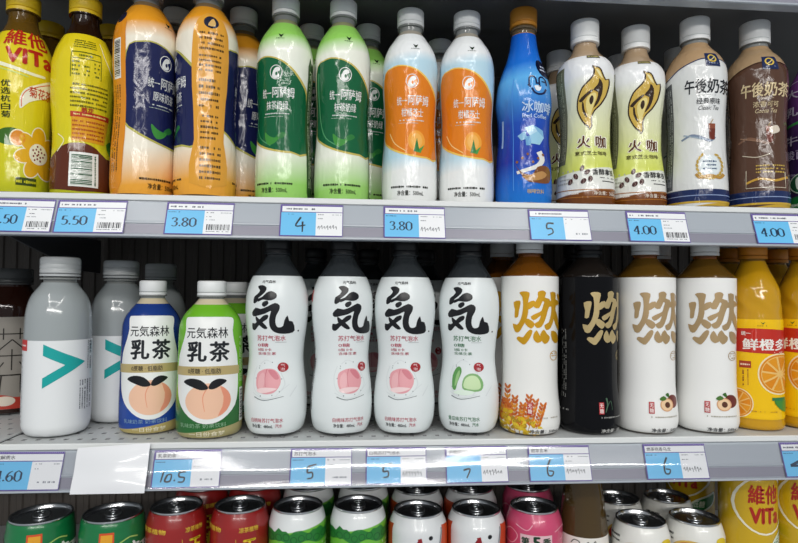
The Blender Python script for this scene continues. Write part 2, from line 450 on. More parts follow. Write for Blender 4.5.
def price_tag(x0, x1, z, price, label, group='price tags on the shelf rails', hand=False, tilt=0.0, bar='', seed=0, proud=0.0, head=''):
    random.seed(seed)
    w = x1-x0; root = thing('price_tag', label, 'price tag', group, ((x0+x1)/2, 0, z))
    L = 37.0                                        # length down the sloping rail
    ang = math.atan2(12.0, 36.0)
    root.location = Vector(((x0+x1)/2, -3.9-proud, z-7.4))*MM
    root.rotation_euler = (-ang, math.radians(tilt), 0)
    def P(): return Print(0, 0, 1, 1, 1, None, flat=True)
    h = w/2
    boxmesh('backing', -h, h, -.12, 0, -L, 0, mat('tag_purple', '#5c4b93', 0.45), root)
    p = P(); b = 1.6
    p.rect(-h+2, 2.2, h-.8, 8.6, ink('#eef0f2'), 0); hd = p.build('header', root)
    p = P(); p.rect(-h+1.3, 9.4, -h+w*.57, L-1.2, ink('#6cc0ee'), 0); bf = p.build('price_field', root)
    p = P(); p.rect(-h+w*.57, 9.4, h-.8, L-1.2, ink('#eef0f2'), 0); nf = p.build('info_field', root)
    # dotted border
    p = P()
    k = -h+.5
    while k < h: p.rect(k, .4, k+.9, 1.3, ink('#8f86b8'), 0); k += 2.0
    k = 2.0
    while k < L: p.rect(h-.6, k, h-.1, k+.9, ink('#8f86b8'), 0); k += 2.0
    p.build('border_dots', root)
    p = P()
    if head: p.text(head, -h+4, 3.4, -h+4+min(w*.75, len(head)*4.6), 7.4, ink('#3a3d48'), 1, .01)
    else: p.fine(-h+4, 3.4, -h+w*.55, 7.4, 1, ink('#55586a'), 1)
    p.build('lettering', hd)
    p = P()
    p.fine(-h+2.5, 10.6, -h+14, 12.6, 1, ink('#2e5f86'), 1)
    if hand:
        for st in hand: p.stroke([(-h+w*.30+a*1.0, 24+c*1.0) for a, c in st], 2.1, ink('#23262c'), 1, 1.3)
    else: serif_price(p, price, -h+w*.09, 18.0, -h+w*.47, 28.0, ink('#1d3550'))
    p.build('price', bf)
    p = P(); gx = -h+w*.60
    p.fine(gx, 10.8, gx+8, 12.6, 1, ink('#555b66'), 1); p.fine(h-13, 11, h-2, 12.6, 1, ink('#777d88'), 1)
    p.fine(gx, 15.5, gx+7, 17.3, 1, ink('#555b66'), 1)
    if bar == 'hand': 
        for q in range(7): p.stroke([(gx+q*3, 27+random.uniform(-1, 1)), (gx+q*3+1.3, 24.5+random.uniform(-1, 1)), (gx+q*3+1.8, 28.5+random.uniform(-1, 1))], .6, ink('#444a52'), 1)
    elif bar: p.fine(gx, 19, gx+9, 21, 1, ink('#777d88'), 1); p.barcode(gx+1, 25, h-3, 31.5, ink('#33363d'), 1); p.fine(gx+1, 32.2, h-3, 34, 1, ink('#666c76'), 1)
    else: p.fine(gx+6, 27, h-4, 31, 1, ink('#8a8f98'), 1, .6)
    p.build('fine_print', nf)
    return root
H4 = [[(2, -9), (-3, 1), (7, 0)], [(4, -4), (4, 8)]]
H5 = [[(7, -7), (0, -7), (-1, -1), (4, -1), (5, 4), (-1, 7)]]
H5b = [[(0, -6), (-1, 0), (4, 0), (4, 5), (-1, 6)], [(0, -6), (8, -8)]]
H6 = [[(4, -10), (0, -2), (0, 6), (4, 7), (6, 3), (1, 2)]]
H7 = [[(-1, 0), (6, -1), (2, 8)], [(3, -5), (7, -7)]]
H105 = [[(-9, -3), (-11, 7)], [(-5, 0), (-7, 6), (-2, 6), (-1, 0), (-5, 0)], [(2, 5), (3, 6)], [(13, -3), (7, -2), (7, 2), (12, 3), (11, 7), (6, 7)]]
UP = [(-418, -355.2, '4.50', 'price tag with 50 in view, cut by the left edge of the upper rail', None, 'b'),
      (-352.9, -284.1, '5.50', 'price tag printed 5.50 on the upper rail under the yellow bottles', None, 'b'),
      (-243.9, -175.2, '3.80', 'price tag printed 3.80 under the navy and orange milk tea bottles', None, 'b'),
      (-127.2, -61.2, '4', 'price tag handwritten 4 under the green milk tea bottles', H4, 'hand'),
      (-18.2, 48.1, '3.80', 'price tag printed 3.80 under the orange and white tea bottles', None, 'hand'),
      (139.8, 208, '5', 'price tag handwritten 5 on the upper rail right of the blue coffee bottle', H5, ''),
      (250.5, 319.9, '4.00', 'price tag printed 4.00 with white margin under the flame coffee bottles', None, 'b'),
      (397.2, 472, '4.00', 'price tag printed 4.00 under the brown milk tea at the right end', None, 'b')]
for i, (a, b, pr, lb, hand, bar) in enumerate(UP): price_tag(a, b, ZU, pr, lb, hand=hand, bar=bar, seed=20+i, tilt=(0.3, -.4, .2, 0, .3, -.2, .3, 0)[i])
LO = [(-409, -339.5, '4.60', 'price tag printed 4.60 at the left end of the lower rail', None, '', '电解质水'),
      (-251.2, -183.2, '10.5', 'price tag handwritten 10.5 under the blue and green milk tea bottles', H105, '', '乳茶奶茶'),
      (-113, -48.8, '5', 'price tag handwritten 5 under the two soda bottles left of centre', H5b, '', '苏打气泡水'),
      (-34.6, 29.8, '5', 'price tag handwritten 5 below the third peach soda bottle', H5b, 'hand', '白桃苏打气泡水'),
      (49.6, 116.6, '7', 'price tag with a faint handwritten 7 under the cucumber soda bottle', H7, 'hand', '卡曼橘气泡水'),
      (139.5, 208, '6', 'price tag handwritten 6 under the wheat and black tea bottles', H6, 'hand', '燃茶玄米'),
      (268.7, 339.5, '6', 'price tag handwritten 6 under the two white peach tea bottles', H6, 'hand', '燃茶桃香乌龙'),
      (427, 500, '4', 'price tag cut by the right edge of the lower rail, mostly glare', None, '', '')]
for i, (a, b, pr, lb, hand, bar, hd) in enumerate(LO): price_tag(a, b, 0, pr, lb, hand=hand, bar=bar, seed=40+i, head=hd, tilt=(.4, -.3, .2, 0, -.4, .3, .2, 0)[i])
# blank paper slip stuck over the lower rail
def slip():
    V = []; F = []; nx, nz = 12, 8
    for j in range(nz+1):
        for i in range(nx+1):
            u, v = i/nx, j/nz
            V.append((-326.5+71.5*u, -5.8-14.6*v-2.2*math.sin(math.pi*u)*math.sin(math.pi*v)-.6*math.sin(v*9), -3.6-41.5*v+4*u*(1-v)))
    for j in range(nz):
        for i in range(nx): a = j*(nx+1)+i; F.append((a, a+nx+1, a+nx+2, a+1))
    n = len(V); V += [(x, y+.3, z) for x, y, z in V]; F += [tuple(reversed([k+n for k in f])) for f in F]
    o = link('paper_slip', mesh('paper_slip', V, F, mat('slip_paper', '#e3e5e8', 0.3, coat=.4), smooth=True))
    o['label'] = 'blank white paper slip stuck over the lower rail under the clear bottles'; o['category'] = 'paper'
slip()

# ------------------------------------------------------------------ upper shelf bottles
def assam(root, kind):
    """500 ml milk tea bottle with shrink sleeve: navy/orange, green or orange/white"""
    top, mid, bot, panel, edge, liquid = {
        'navy': ('#e39a26', '#f1ead8', '#eba63a', '#1d2350', '#b9b257', '#a98b62'),
        'green': ('#93d060', '#eff2e4', '#9bd26c', '#12603a', '#c9b860', '#a3a57c'),
        'orange': ('#eceff0', '#bcdcea', '#eef0ee', '#e2801c', '#f0c860', '#b9b2a4')}[kind]
    f = pchip([(0, 27), (3, 30.2), (20, 31.5), (45, 31.2), (70, 29.6), (95, 28.8), (120, 30), (145, 31.3), (163, 31.4), (177, 29.6), (188, 25.4), (196, 20.4), (203, 16), (207, 13.6)])
    lathe('body', [(23, 0), (26.8, .8)]+rings(f, 3, 207), mat('liquid_'+kind, liquid, 0.12, trans=.25), root)
    neck(root, 207, 219, 13.2, flange=214)
    cap(root, 217.5, 235, 15.6, M_CAPW)
    rp = [(0, bot), (14, bot), (52, mid), (140, mid), (166, mid), (184, top), (206, top)]
    if kind == 'orange': rp = [(0, bot), (38, bot), (55, mid), (60, mid), (150, mid), (163, mid), (176, top), (206, top)]
    lab = lathe('label', rings(f, 2.2, 201.5, off=.3), mat('sleeve_'+kind, mid, 0.16, bump=('wrinkle', 0.26), ramp=rp), root, close=False)
    F = film; Wt = '#e9ebe8'
    for side in (0, 1):
        p = Print(343, 202.3, 1.115, 1.09, 31.5, lambda z: f(z)+.3, rot=math.pi*side)
        A = [(318, 62), (324, 59), (331, 57.6), (340, 59), (349, 62.5), (357, 68.5), (363, 76), (367, 83), (370, 92), (371, 110), (371, 152.5), (360, 153.5), (350, 153), (338, 150.5), (328, 146), (321, 140.5), (316.5, 133), (316, 110), (316.5, 80)]
        pr = p
        pr.poly([(318, 60.8), (324, 57.6), (331, 56.2), (340, 57.6), (350, 61.2), (358.5, 67.2), (364.6, 75), (368.6, 82.4), (371.6, 92), (372, 110), (372, 154), (360, 155.4), (350, 155), (338, 152.5), (327.4, 148), (320, 142), (315.6, 133), (315.4, 110), (315.8, 78)], F(edge), 0, 2)
        pr.poly(A, F(panel), 1, 2)
        if kind == 'green': pr.stroke([(319, 70), (318.5, 95), (320, 120), (326, 138), (340, 148)], 1.0, F('#4f9a68'), 2)
        pr.build('swoosh_panel', lab)
        e = p; e.ring(345, 74, 6.0, 7.0, .7, F(Wt), 2)
        e.poly([(341, 78), (342, 73), (344.5, 69.5), (348, 69), (349, 72), (346.5, 74), (348.5, 77.5), (346, 80), (343, 80)], F(Wt), 2, 3)
        e.ell(345.4, 75.6, 1.2, 1.8, F(panel), 3); e.build('emblem', lab)
        t = p
        t.text('统一', 329.5, 90, 340, 99.5, F(Wt), 2, .01); t.text('阿萨姆', 341, 88.5, 362, 99.5, F(Wt), 2, .012)
        t.text({'navy': '原味奶茶', 'green': '抹茶奶绿', 'orange': '柑橘芝士'}[kind], 334, 102.5, 357, 111.5, F(Wt), 2, .01)
        t.fine(332, 114, 358, 116.6, 1, F('#cfd6d2'), 2, .9)
        t.fine(331, 117.6, 352, 119, 1, F('#aebcb2'), 2, .9)
        t.poly([(346, 33), (349, 34.6), (352, 33), (350, 36.5), (349, 37.6), (347.8, 36.5)], F('#20301c'), 2)
        t.fine(344, 37.9, 353, 39.2, 1, F('#27381f'), 2, .9)
        K = '#1c2118' if kind != 'navy' else '#3a2a12'
        t.text('净含量：500mL', 331, 190, 357, 195.5, F(K), 2, .012); t.fine(325, 184, 361, 188.6, 1, F(K), 2, .85)
        t.build('lettering', lab)
        g = p
        if kind != 'orange':
            g.poly([(333, 134), (338, 138), (344, 140), (350, 138.5), (345, 145), (338, 147.5), (334, 142)], F('#3f8f3c'), 2, 3)
            g.poly([(345, 139), (352, 134), (356, 137), (350, 141)], F('#2f7a3c'), 2, 3)
        else:
            g.ell(350, 137, 9, 11, F('#f0a33c'), 2); g.ell(350, 137, 6, 8, F('#f3b558'), 3)
            g.poly([(347, 149), (350.6, 134), (353, 148)], F('#2f7a3c'), 4); g.poly([(349, 149), (358, 141), (354, 150)], F('#4b9a4a'), 4)
            g.stroke([(322, 128), (328, 140), (340, 149)], .9, F('#f6cf86'), 3)
        g.build('leaf_picture', lab)
        # narrow strip between the two faces
        s = Print(0, 202.3, 1.115, 1.09, 31.5, lambda z: f(z)+.3, rot=math.pi*side+math.pi/2)
        if side == 0 or kind != 'navy':
            if kind == 'navy':
                s.poly([(-15, 45), (-9, 30), (0, 26), (9, 30), (15, 45), (16, 100), (13, 150), (16, 190), (-16, 190), (-13, 150), (-16, 100)], F('#e0a03a'), 2, 2)
                s.ell(0, 37, 7, 6.6, F('#20233a'), 3); s.poly([(-3, 41), (-1, 36), (2, 33), (4, 37), (3, 41)], F('#d9b06a'), 4, 2)
                s.fine(-10, 46, 11, 66, 4, F('#4a3410'), 3, .92); s.fine(-10, 68, 9, 86, 4, F('#4a3410'), 3, .9); s.fine(-10, 90, 9, 120, 5, F('#4a3410'), 3, .85)
                s.fine(-8, 124, 8, 150, 5, F('#4a3410'), 3, .8); s.fine(-8, 154, 10, 188, 6, F('#5a4420'), 3, .9)
            else:
                s.poly([(-7, 62), (0, 58), (6, 62), (7, 120), (6, 192), (-7, 192)], F('#35552c' if kind == 'green' else '#e8ebea'), 2, 2)
                s.fine(-5, 66, 5, 188, 3, F('#c8d4b4' if kind == 'green' else '#6f7a80'), 3, .9, True)
        else:
            s.poly([(-9, 38), (0, 33), (9, 38), (10, 100), (9, 190), (-9, 190)], F('#dd8d22'), 2, 2)
            s.rect(-5, 54, 5, 92, F('#eceae2'), 3); s.barcode(-4, 56, 4, 90, F('#2c2a26'), 4, True)
            s.ell(0, 32, 6, 6, F('#20233a'), 3)
            s.fine(-5, 98, 5, 180, 3, F('#5a3d10'), 3, .9, True)
        s.build('side_strip', lab)

def vita(root, back):
    f = pchip([(0, 25), (3, 28.8), (12, 30), (40, 29), (60, 28.4), (84, 29.6), (118, 31.6), (140, 31.6), (158, 28.6), (172, 23), (184, 17.4), (192, 14.6), (196, 14.2)])
    liq = mat('dark_tea', '#241309', 0.1, coat=.4) if back else mat('amber_tea', '#7a5a1c', 0.1, trans=.45)
    lathe('body', [(21, 0), (24.6, .8)]+rings(f, 3, 196), liq, root)
    neck(root, 196, 206, 14.0, liq, flange=202.5)
    cap(root, 205, 222, 16.4, M_CAPY, knurl=.45)
    rp = [(0, '#4b2414'), (10, '#5a2a16'), (11, '#5a2a16'), (12, '#6a3016'), (176, '#d9c81e')] if 0 else [(0, '#b9bd20'), (30, '#cdc822'), (90, '#e0d020'), (178, '#ddc81c')]
    lab = lathe('label', rings(f, 2.2, 176, off=.3), mat('sleeve_vita', '#d8c820', 0.15, bump=('wrinkle', 0.26), ramp=rp), root, close=False)
    F = film
    if not back:
        p = Print(18, 195.2, .92, 1.042, 30.5, lambda z: f(z)+.3)
        R = '#b52a1c'
        p.text('維他', -2, 24.4, 45, 43.6, F(R), 2, .03); p.text('VITa', 1, 45.4, 46, 63, F(R), 2, .05); p.build('brand_lettering', lab)
        p.stroke([(-14, 60), (4, 66), (26, 71), (40, 71)], 4, F('#f1efcf'), 1, 2.5); p.stroke([(-14, 64), (2, 70), (24, 75)], 1.4, F('#c9d668'), 1)
        p.poly([(17, 108), (17, 96), (22, 87), (32, 81), (48, 72), (47, 84), (42, 92), (32, 97), (25, 101)], F('#f3efd8'), 1, 3)
        p.stroke([(18.5, 106), (18.5, 97), (23, 89), (33, 83), (46.5, 75.5)], .8, F('#d9582a'), 2); p.build('leaf_panel', lab)
        p.text('菊花茶', 25, 84, 46, 95, F('#c8481e'), 3, .015, .0)
        p.vtext('优选杭白菊', -1, 80, 8, 119, F('#2f3a12'), 2, .02)
        p.rect(15, 178, 35, 186, F('#3d4a12'), 2); p.fine(15.6, 179, 34.6, 185.4, 1, F('#cdc822'), 3, .9); p.build('lettering', lab)
        for k in range(7):
            a = 2*math.pi*k/7+.25; cx, cy = 37+14*math.cos(a), 152+17*math.sin(a)
            p.ell(cx, cy, 11.5, 8.0, F('#f4ecd0'), 1, 24, math.atan2(17*math.sin(a), 14*math.cos(a)))
            p.ell(cx, cy, 10.4, 6.9, F('#e2ac1c'), 2, 24, math.atan2(17*math.sin(a), 14*math.cos(a)))
        p.ell(37, 152, 9.4, 11, F('#efe9d4'), 4)
        for k in range(16):
            a = k*2.4; r = 1.9*math.sqrt(k); p.ell(37+r*.95*math.cos(a), 152+r*1.1*math.sin(a), .9, 1.2, F('#7c1f2a'), 5, 8)
        p.ell(8, 137, 15, 9, F('#3d6a22'), 0); p.ell(16, 138, 9, 9, F('#f0e6c0'), 1); p.ell(16, 138, 7.6, 7.6, F('#dd8a1e'), 2); p.build('flower_picture', lab)
    else:
        p = Print(82, 196.2, 1.0, 1.05, 30.5, lambda z: f(z)+.3)
        p.poly([(40, 158), (52, 157), (60, 148), (71, 143.5), (85, 143), (96, 147), (106, 155), (120, 158), (120, 188.6), (40, 188.6)], F('#5d2c1a'), 1, 2); p.build('brown_band', lab)
        g = F('#5e6a14')
        p.fine(71, 36, 94, 46, 4, F('#3f4a12'), 2, .95); p.rect(70, 50, 97, 51, g, 2); p.rect(71, 57, 97, 57.7, g, 2)
        p.fine(75, 51.6, 90, 56.4, 1, g, 2, .95); p.fine(71, 59, 78, 76, 4, g, 2); p.fine(82, 59, 87, 76, 4, g, 2); p.fine(91, 59, 96, 76, 4, g, 2)
        p.rect(69.6, 50, 70.2, 77, g, 2); p.rect(97, 50, 97.6, 77, g, 2)
        p.fine(70, 82, 104, 108, 6, F('#6a6414'), 2, .97); p.build('fine_print', lab)
        p.rect(70, 111.5, 107, 117, F('#bb3a1c'), 1); p.fine(73, 112.6, 104, 116, 1, F('#ead77a'), 2, .95)
        p.poly([(71, 117), (107, 117), (104, 142), (71, 141)], F('#e0a01e'), 1)
        p.fine(72, 119, 103, 140, 5, F('#b0521a'), 2, .93); p.text('菊花', 80, 107, 92, 113, F('#b52a1c'), 3, .04); p.build('recipe_panel', lab)
        p.poly([(106, 140), (116, 134), (119, 146), (112, 154)], F('#4d8a2a'), 2, 3)
        p.stroke([(99, 36), (101, 50), (107, 66), (113, 78)], .9, F('#f3edc0'), 2); p.stroke([(58, 134), (64, 141), (58, 152)], .9, F('#f3edc0'), 2); p.build('trim_marks', lab)
        p.rect(70, 152.5, 98, 187.6, F('#e9ece6'), 2); p.barcode(72, 155, 92, 186, F('#2d5a3c'), 3, True); p.fine(93.4, 155, 96.6, 186, 1, F('#2d5a3c'), 3, .9, True); p.build('barcode', lab)

def iced_coffee(root):
    f = pchip([(0, 28), (3, 31.4), (20, 32.6), (50, 31.4), (80, 29.4), (100, 30), (120, 32.2), (138, 30.6), (156, 26), (174, 19.6), (190, 15.8), (203, 14.2)])
    lathe('body', [(23, 0), (27.6, .8)]+rings(f, 3, 204), mat('coffee_milk', '#a97a48', 0.15), root)
    neck(root, 204, 217, 13.4, mat('neck_coffee', '#a89272', 0.1, trans=.6), flange=210)
    cap(root, 216, 235, 15.8, M_CAPO)
    lab = lathe('label', rings(f, 2.2, 203, off=.3), mat('sleeve_blue', '#1c62c4', 0.14, bump=('wrinkle', 0.26), ramp=[(0, '#1a78d0'), (26, '#1b66c6'), (52, '#1a35a2'), (95, '#1f4fb6'), (122, '#3f8ad6'), (146, '#5fb0ea'), (166, '#1e6fd2'), (200, '#1460cc')]), root, close=False)
    F = film; p = Print(523.5, 205.9, 1.14, 1.118, 32.4, lambda z: f(z)+.3)
    K = '#14204c'
    # spectacles-and-smile emblem
    for dx in (0, 10.6): p.stroke([(528+dx, 86), (528.2+dx, 77), (531.5+dx, 74.6), (535+dx, 77), (535.4+dx, 83)], 1.7, F(K), 2)
    p.stroke([(526.6, 84), (529.4, 86.4)], 1.7, F(K), 2, smooth=0); p.stroke([(535, 82.4), (539, 81.6)], 1.5, F(K), 2, smooth=0)
    p.stroke([(541, 79.6), (546, 79.6)], 1.4, F(K), 2, smooth=0)
    p.stroke([(530.6, 87.6), (533, 92), (537.6, 93.6), (542.4, 91.6), (545, 87)], 1.9, F(K), 2)
    p.poly([(533.4, 85), (540, 85), (539, 89), (536.6, 90.4), (534.2, 89)], F('#e8eef4'), 2, 3); p.build('smile_emblem', lab)
    p.ell(546, 64, 7.4, 10, F('#0d1330'), 2, rot=-.35); p.fine(542, 60, 550, 68, 2, F('#c8d4e8'), 3, .9); p.build('round_badge', lab)
    p.text('冰咖啡', 520.5, 101, 549.5, 112.5, F('#c6dcf4'), 2, .02); p.text('Iced Coffee', 521, 113.4, 546, 117.6, F('#bfd6f2'), 2, .015)
    p.text('咖啡饮料', 526, 190.5, 542, 195, F('#d4b878'), 2, .01); p.fine(543, 191, 548, 194.6, 1, F('#d4b878'), 2); p.build('lettering', lab)
    I = [((523, 128), (532, 125), (537, 131), (529, 136)), ((532, 125), (543, 130), (544, 137), (537, 131)), ((529, 136), (537, 131), (544, 137), (539, 145), (530, 144)), ((524, 137), (530, 136), (530, 146), (525, 146)), ((516, 136), (524, 131), (526, 139), (520, 141))]
    for q, c in zip(I, ('#b9dcee', '#7fb4da', '#9accE4', '#6da6d2', '#88bcdc')): p.poly(q, F(c), 2)
    p.build('ice_picture', lab)
    p.stroke([(538, 152), (541, 160), (536, 167), (526, 171), (516, 174)], 6, F('#e2e2dc'), 1, 3)
    p.poly([(514, 165), (520, 173), (530, 176), (536, 168), (545, 166), (549, 171), (547, 183), (533, 184), (524, 181)], F('#7a4a26'), 2, 3)
    p.poly([(521, 178), (530, 176), (540, 172), (545, 175), (540, 180), (530, 182)], F('#b98a52'), 3, 3)
    for k in range(6): p.ell(516+k*5.2, 163-(k % 3)*4, 1.3, 1.5, F('#8a5a30'), 3, 8)
    p.build('coffee_splash', lab)
    p.stroke([(512, 76), (511, 110), (512, 150), (513, 192)], .7, F('#4f92e0'), 1); p.stroke([(501, 118), (500.6, 146)], 1.6, F('#9fc4ee'), 1); p.build('seam_marks', lab)

FLAME = [(165, 60), (190, 66), (215, 72), (232, 92), (242, 118), (262, 155), (285, 145), (291, 190), (284, 240), (272, 282), (240, 338), (206, 372), (186, 398), (172, 440), (176, 488), (155, 520), (142, 500), (110, 478), (75, 430), (52, 370), (55, 310), (66, 268), (92, 215), (124, 182), (152, 155), (172, 122), (174, 92)]
def flame_coffee(root):
    f = pchip([(0, 30), (3, 32.8), (10, 33.4), (28, 32.8), (48, 30.2), (75, 27.6), (100, 28), (125, 30.6), (148, 32.8), (159, 32.2), (167, 29), (173, 23.4), (180, 16.8), (186, 14)])
    lathe('body', [(25, 0), (29.4, .8)]+rings(f, 3, 187), mat('milk_coffee', '#b39a7c', 0.14, coat=.3), root)
    neck(root, 187, 198, 13.2, mat('milk_coffee', ''), flange=193.5)
    cap(root, 194, 219, 16.4, M_CAPW, ring_gap=4.0, knurl=.45)
    lab = lathe('label', rings(f, 2.2, 170, off=.3), mat('sleeve_flame', '#e8e8dc', 0.16, bump=('wrinkle', 0.26), ramp=[(0, '#6a3a14'), (15.4, '#7a4417'), (15.8, '#e7e7e2'), (40, '#dfe2d8'), (41, '#d0d860'), (60, '#d6de7e'), (85, '#dde0ae'), (135, '#e4e6d4'), (148, '#e9ebec'), (172, '#e9ebec')]), root, close=False)
    F = film; p = Print(586, 207.3, 1.14, 1.128, 33.0, lambda z: f(z)+.3)
    m = lambda x, y: (570+x/7.24, 60+y/7.24)
    p.poly(FLAME, F('#37281c'), 1, 2, m); p.poly(shrink(FLAME, 11), F('#cfae52'), 2, 2, m)
    p.poly([(215, 155), (240, 190), (240, 260), (215, 330), (180, 362), (205, 300), (210, 252), (175, 238), (200, 205), (212, 180)], F('#37281c'), 3, 2, m)
    p.poly([(95, 315), (107, 330), (112, 370), (135, 428), (115, 415), (94, 370)], F('#37281c'), 3, 2, m)
    p.poly([(70, 306), (120, 262), (165, 234), (172, 244), (125, 286), (92, 318)], F('#37281c'), 3, 2, m)
    p.poly([(122, 330), (135, 288), (165, 262), (190, 256), (200, 285), (186, 330), (168, 385), (150, 440), (130, 380)], F('#e6d58a'), 4, 2, m)
    p.poly([(148, 310), (158, 282), (172, 276), (180, 300), (172, 330), (158, 338)], F('#37281c'), 5, 3, m)
    p.poly([(190, 90), (215, 100), (238, 150), (225, 145), (205, 118)], F('#ece0a4'), 3, 2, m); p.build('flame_emblem', lab)
    for t, x0, x1 in (('火', 576, 593), ('咖', 596.4, 610)):
        p.text(t, x0, 136, x1, 150.4, F('#f1eddd'), 2, .085); p.text(t, x0+1.2, 137.2, x1-1.2, 149.4, F('#5a3418'), 3, .03)
    p.build('name_lettering', lab)
    p.text('意式芝士咖啡', 575, 152.6, 609, 157, F('#4a3a1c'), 2, .01); p.text('香醇拿铁', 592.6, 170.6, 613, 177, F('#2c2a2a'), 2, .02); p.fine(600, 178.6, 613, 180.6, 1, F('#3c3a3a'), 2); p.rect(602, 182.6, 613, 183.4, F('#3c3a3a'), 2)
    p.fine(567, 193.6, 580, 196.6, 1, F('#e8dccc'), 2, .9); p.text('净含量：360mL', 594, 193, 614, 197, F('#e8dccc'), 2, .01)
    p.rect(588, 56.6, 602, 60, F('#5a553a'), 2); p.fine(589, 57.2, 601, 59.4, 1, F('#cfc480'), 3, .9); p.build('lettering', lab)
    for (x, y, a) in ((583, 170, .3), (577, 178, -.5), (584.5, 183, .8), (591, 181, .2), (572, 183, .4), (588, 174, 1)):
        p.ell(x, y, 2.2, 3.2, F('#4a2c2c'), 2, 14, a); p.stroke([(x-.6, y-2.4), (x+.5, y), (x-.4, y+2.4)], .45, F('#a08a80'), 3)
    p.fine(560, 170, 575, 186, 4, F('#b4b4a8'), 2, .5); p.build('bean_picture', lab)
    p.stroke([(552, 190.6), (586, 191.6), (622, 190.6)], .8, F('#a86a28'), 2); p.stroke([(552, 198), (586, 199), (622, 198)], .8, F('#a86a28'), 2); p.build('band_lines', lab)
    s = Print(0, 207.3, 1.14, 1.128, 33.0, lambda z: f(z)+.3, rot=-1.12)
    s.poly([(-12, 68), (10, 66), (11, 110), (9, 164), (-12, 164)], F('#77795f'), 1, 0); s.fine(-10, 70, 8, 160, 6, F('#b9bb98'), 2, .9, True); s.build('side_strip', lab)

def afternoon_tea(root, kind):
    base, ltr, shld = ('#dfe1e0', '#23262c', '#b39571') if kind == 'white' else ('#553a2c', '#d8c49a', '#a98f6e')
    f = pchip([(0, 30), (3, 33.4), (10, 34.2), (40, 33.2), (70, 31.6), (100, 31.2), (130, 32.6), (152, 34), (164, 33.4), (174, 30), (183, 24.6), (191, 17.6), (197, 14.6)])
    lathe('body', [(25, 0), (29.6, .8)]+rings(f, 3, 197), mat('milk_tea', '#b39571', 0.14, coat=.3), root)
    neck(root, 197, 206, 14.0, M_PET, flange=202)
    cap(root, 204, 229, 16.6, M_CAPW, ring_gap=3.0, knurl=.45)
    lab = lathe('label', rings(f, 2.2, 190, off=.3), mat('sleeve_pm_'+kind, base, 0.15, bump=('wrinkle', 0.26), ramp=[(0, '#c8a338'), (2.4, '#c8a338'), (3, base), (188, base), (190, base)]), root, close=False)
    F = film; p = Print(697, 209.8, 1.11, 1.148, 34.0, lambda z: f(z)+.3)
    p.poly([(640, 82), (668, 76.5), (680, 69), (692, 64), (706, 60.5), (728, 62), (756, 72), (756, 42), (640, 42)], F(shld), 1); 
    p.stroke([(640, 82), (668, 76.5), (680, 69), (692, 64), (706, 60.5), (728, 62), (756, 72)], 1.1, F('#27335c' if kind == 'white' else '#3c2a22'), 2); p.build('shoulder_band', lab)
    p.rect(652, 191.4, 742, 203, F('#1d2c58'), 1); p.rect(652, 197, 742, 197.8, F('#8ea0c8'), 2); p.rect(652, 203, 742, 205, F('#c8a338'), 1); p.build('navy_band', lab)
    p.rect(706, 54.4, 719.6, 69, F('#1c2a52'), 3); p.ring(712.8, 60.5, 3.6, 3.8, 1.3, F('#d9b84a'), 4); p.fine(709, 65.4, 717, 66.8, 1, F('#c8d0dc'), 4); p.stroke([(710, 63), (713, 61.4), (716, 58)], .8, F('#e7d48a'), 5); p.build('square_badge', lab)
    x = 686
    for c, w in (('午', 9.6), ('後', 11), ('奶', 11.4), ('茶', 10)): p.text(c, x, 81.4, x+w, 96, F(ltr), 2, .026, .05); x += w+.3
    p.fine(698, 97.4, 716, 98.2, 1, F(ltr), 2); p.text('经典原味' if kind == 'white' else '浓香可可', 697, 100.6, 720, 106.6, F(ltr), 2, .01); p.text('Classic Tea' if kind == 'white' else 'Cocoa Tea', 699, 108, 719, 112.4, F(ltr), 2, 0, .3); p.build('lettering', lab)
    p.poly([(708.6, 126), (715.6, 126), (714.8, 142), (709.6, 142)], F('#8a4a34'), 3); p.poly([(709, 131), (715.4, 131), (714.8, 142), (709.6, 142)], F('#6d2f22'), 4); p.stroke([(711, 126), (713.4, 121.6)], .8, F('#b0946a'), 4, smooth=0)
    p.stroke([(682, 141), (692, 137), (702, 140), (710, 143), (715, 139)], 1.8, F('#7b8aa0' if kind == 'white' else '#7c5a46'), 2, 3.2); p.stroke([(684, 136), (698, 140), (708, 143)], 1.2, F('#9fb0c0' if kind == 'white' else '#8c6a52'), 2)
    if kind != 'white': p.poly([(712, 128), (719, 125), (721, 131), (714, 134)], F('#d9cdbc'), 5, 3)
    p.build('tea_glass_picture', lab)
    G = '#bfa04a'
    if kind == 'white':
        for k in range(20):
            a = 2*math.pi*k/20
            if abs(a-math.pi*1.5) > .5: p.ell(709+12*math.cos(a), 168+13*math.sin(a), 2.3, 1.2, F(G), 2, 10, a+1.2)
        p.ell(709, 168, 9.6, 10.8, F('#dfe8ea'), 2); p.fine(702.6, 162, 715.6, 173, 3, F('#27486e'), 3, .95)
        p.stroke([(696, 176), (700, 180), (709, 178), (718, 180), (722, 176)], 3, F('#b58a3c'), 3)
    else:
        p.fine(699, 164, 724, 174, 3, F(G), 2, .85); p.stroke([(690, 183), (702, 179), (716, 181), (726, 177)], 2.2, F('#c2963a'), 2)
        p.stroke([(690, 170), (690, 188), (724, 188), (724, 172)], .6, F('#d8ccb4'), 2, smooth=0); p.stroke([(686, 154), (700, 157), (712, 154)], .7, F('#d8ccb4'), 2)
    p.build('wreath_emblem', lab)
    s = Print(0, 209.8, 1.11, 1.148, 34.0, lambda z: f(z)+.3, rot=-1.14)
    s.poly([(-10, 84), (9, 80), (9, 190), (-10, 190)], F('#55585c' if kind == 'white' else '#3a2a22'), 1); s.fine(-8, 86, 8, 186, 5, F('#a4a8ac' if kind == 'white' else '#8a7460'), 2, .9, True); s.build('side_strip', lab)

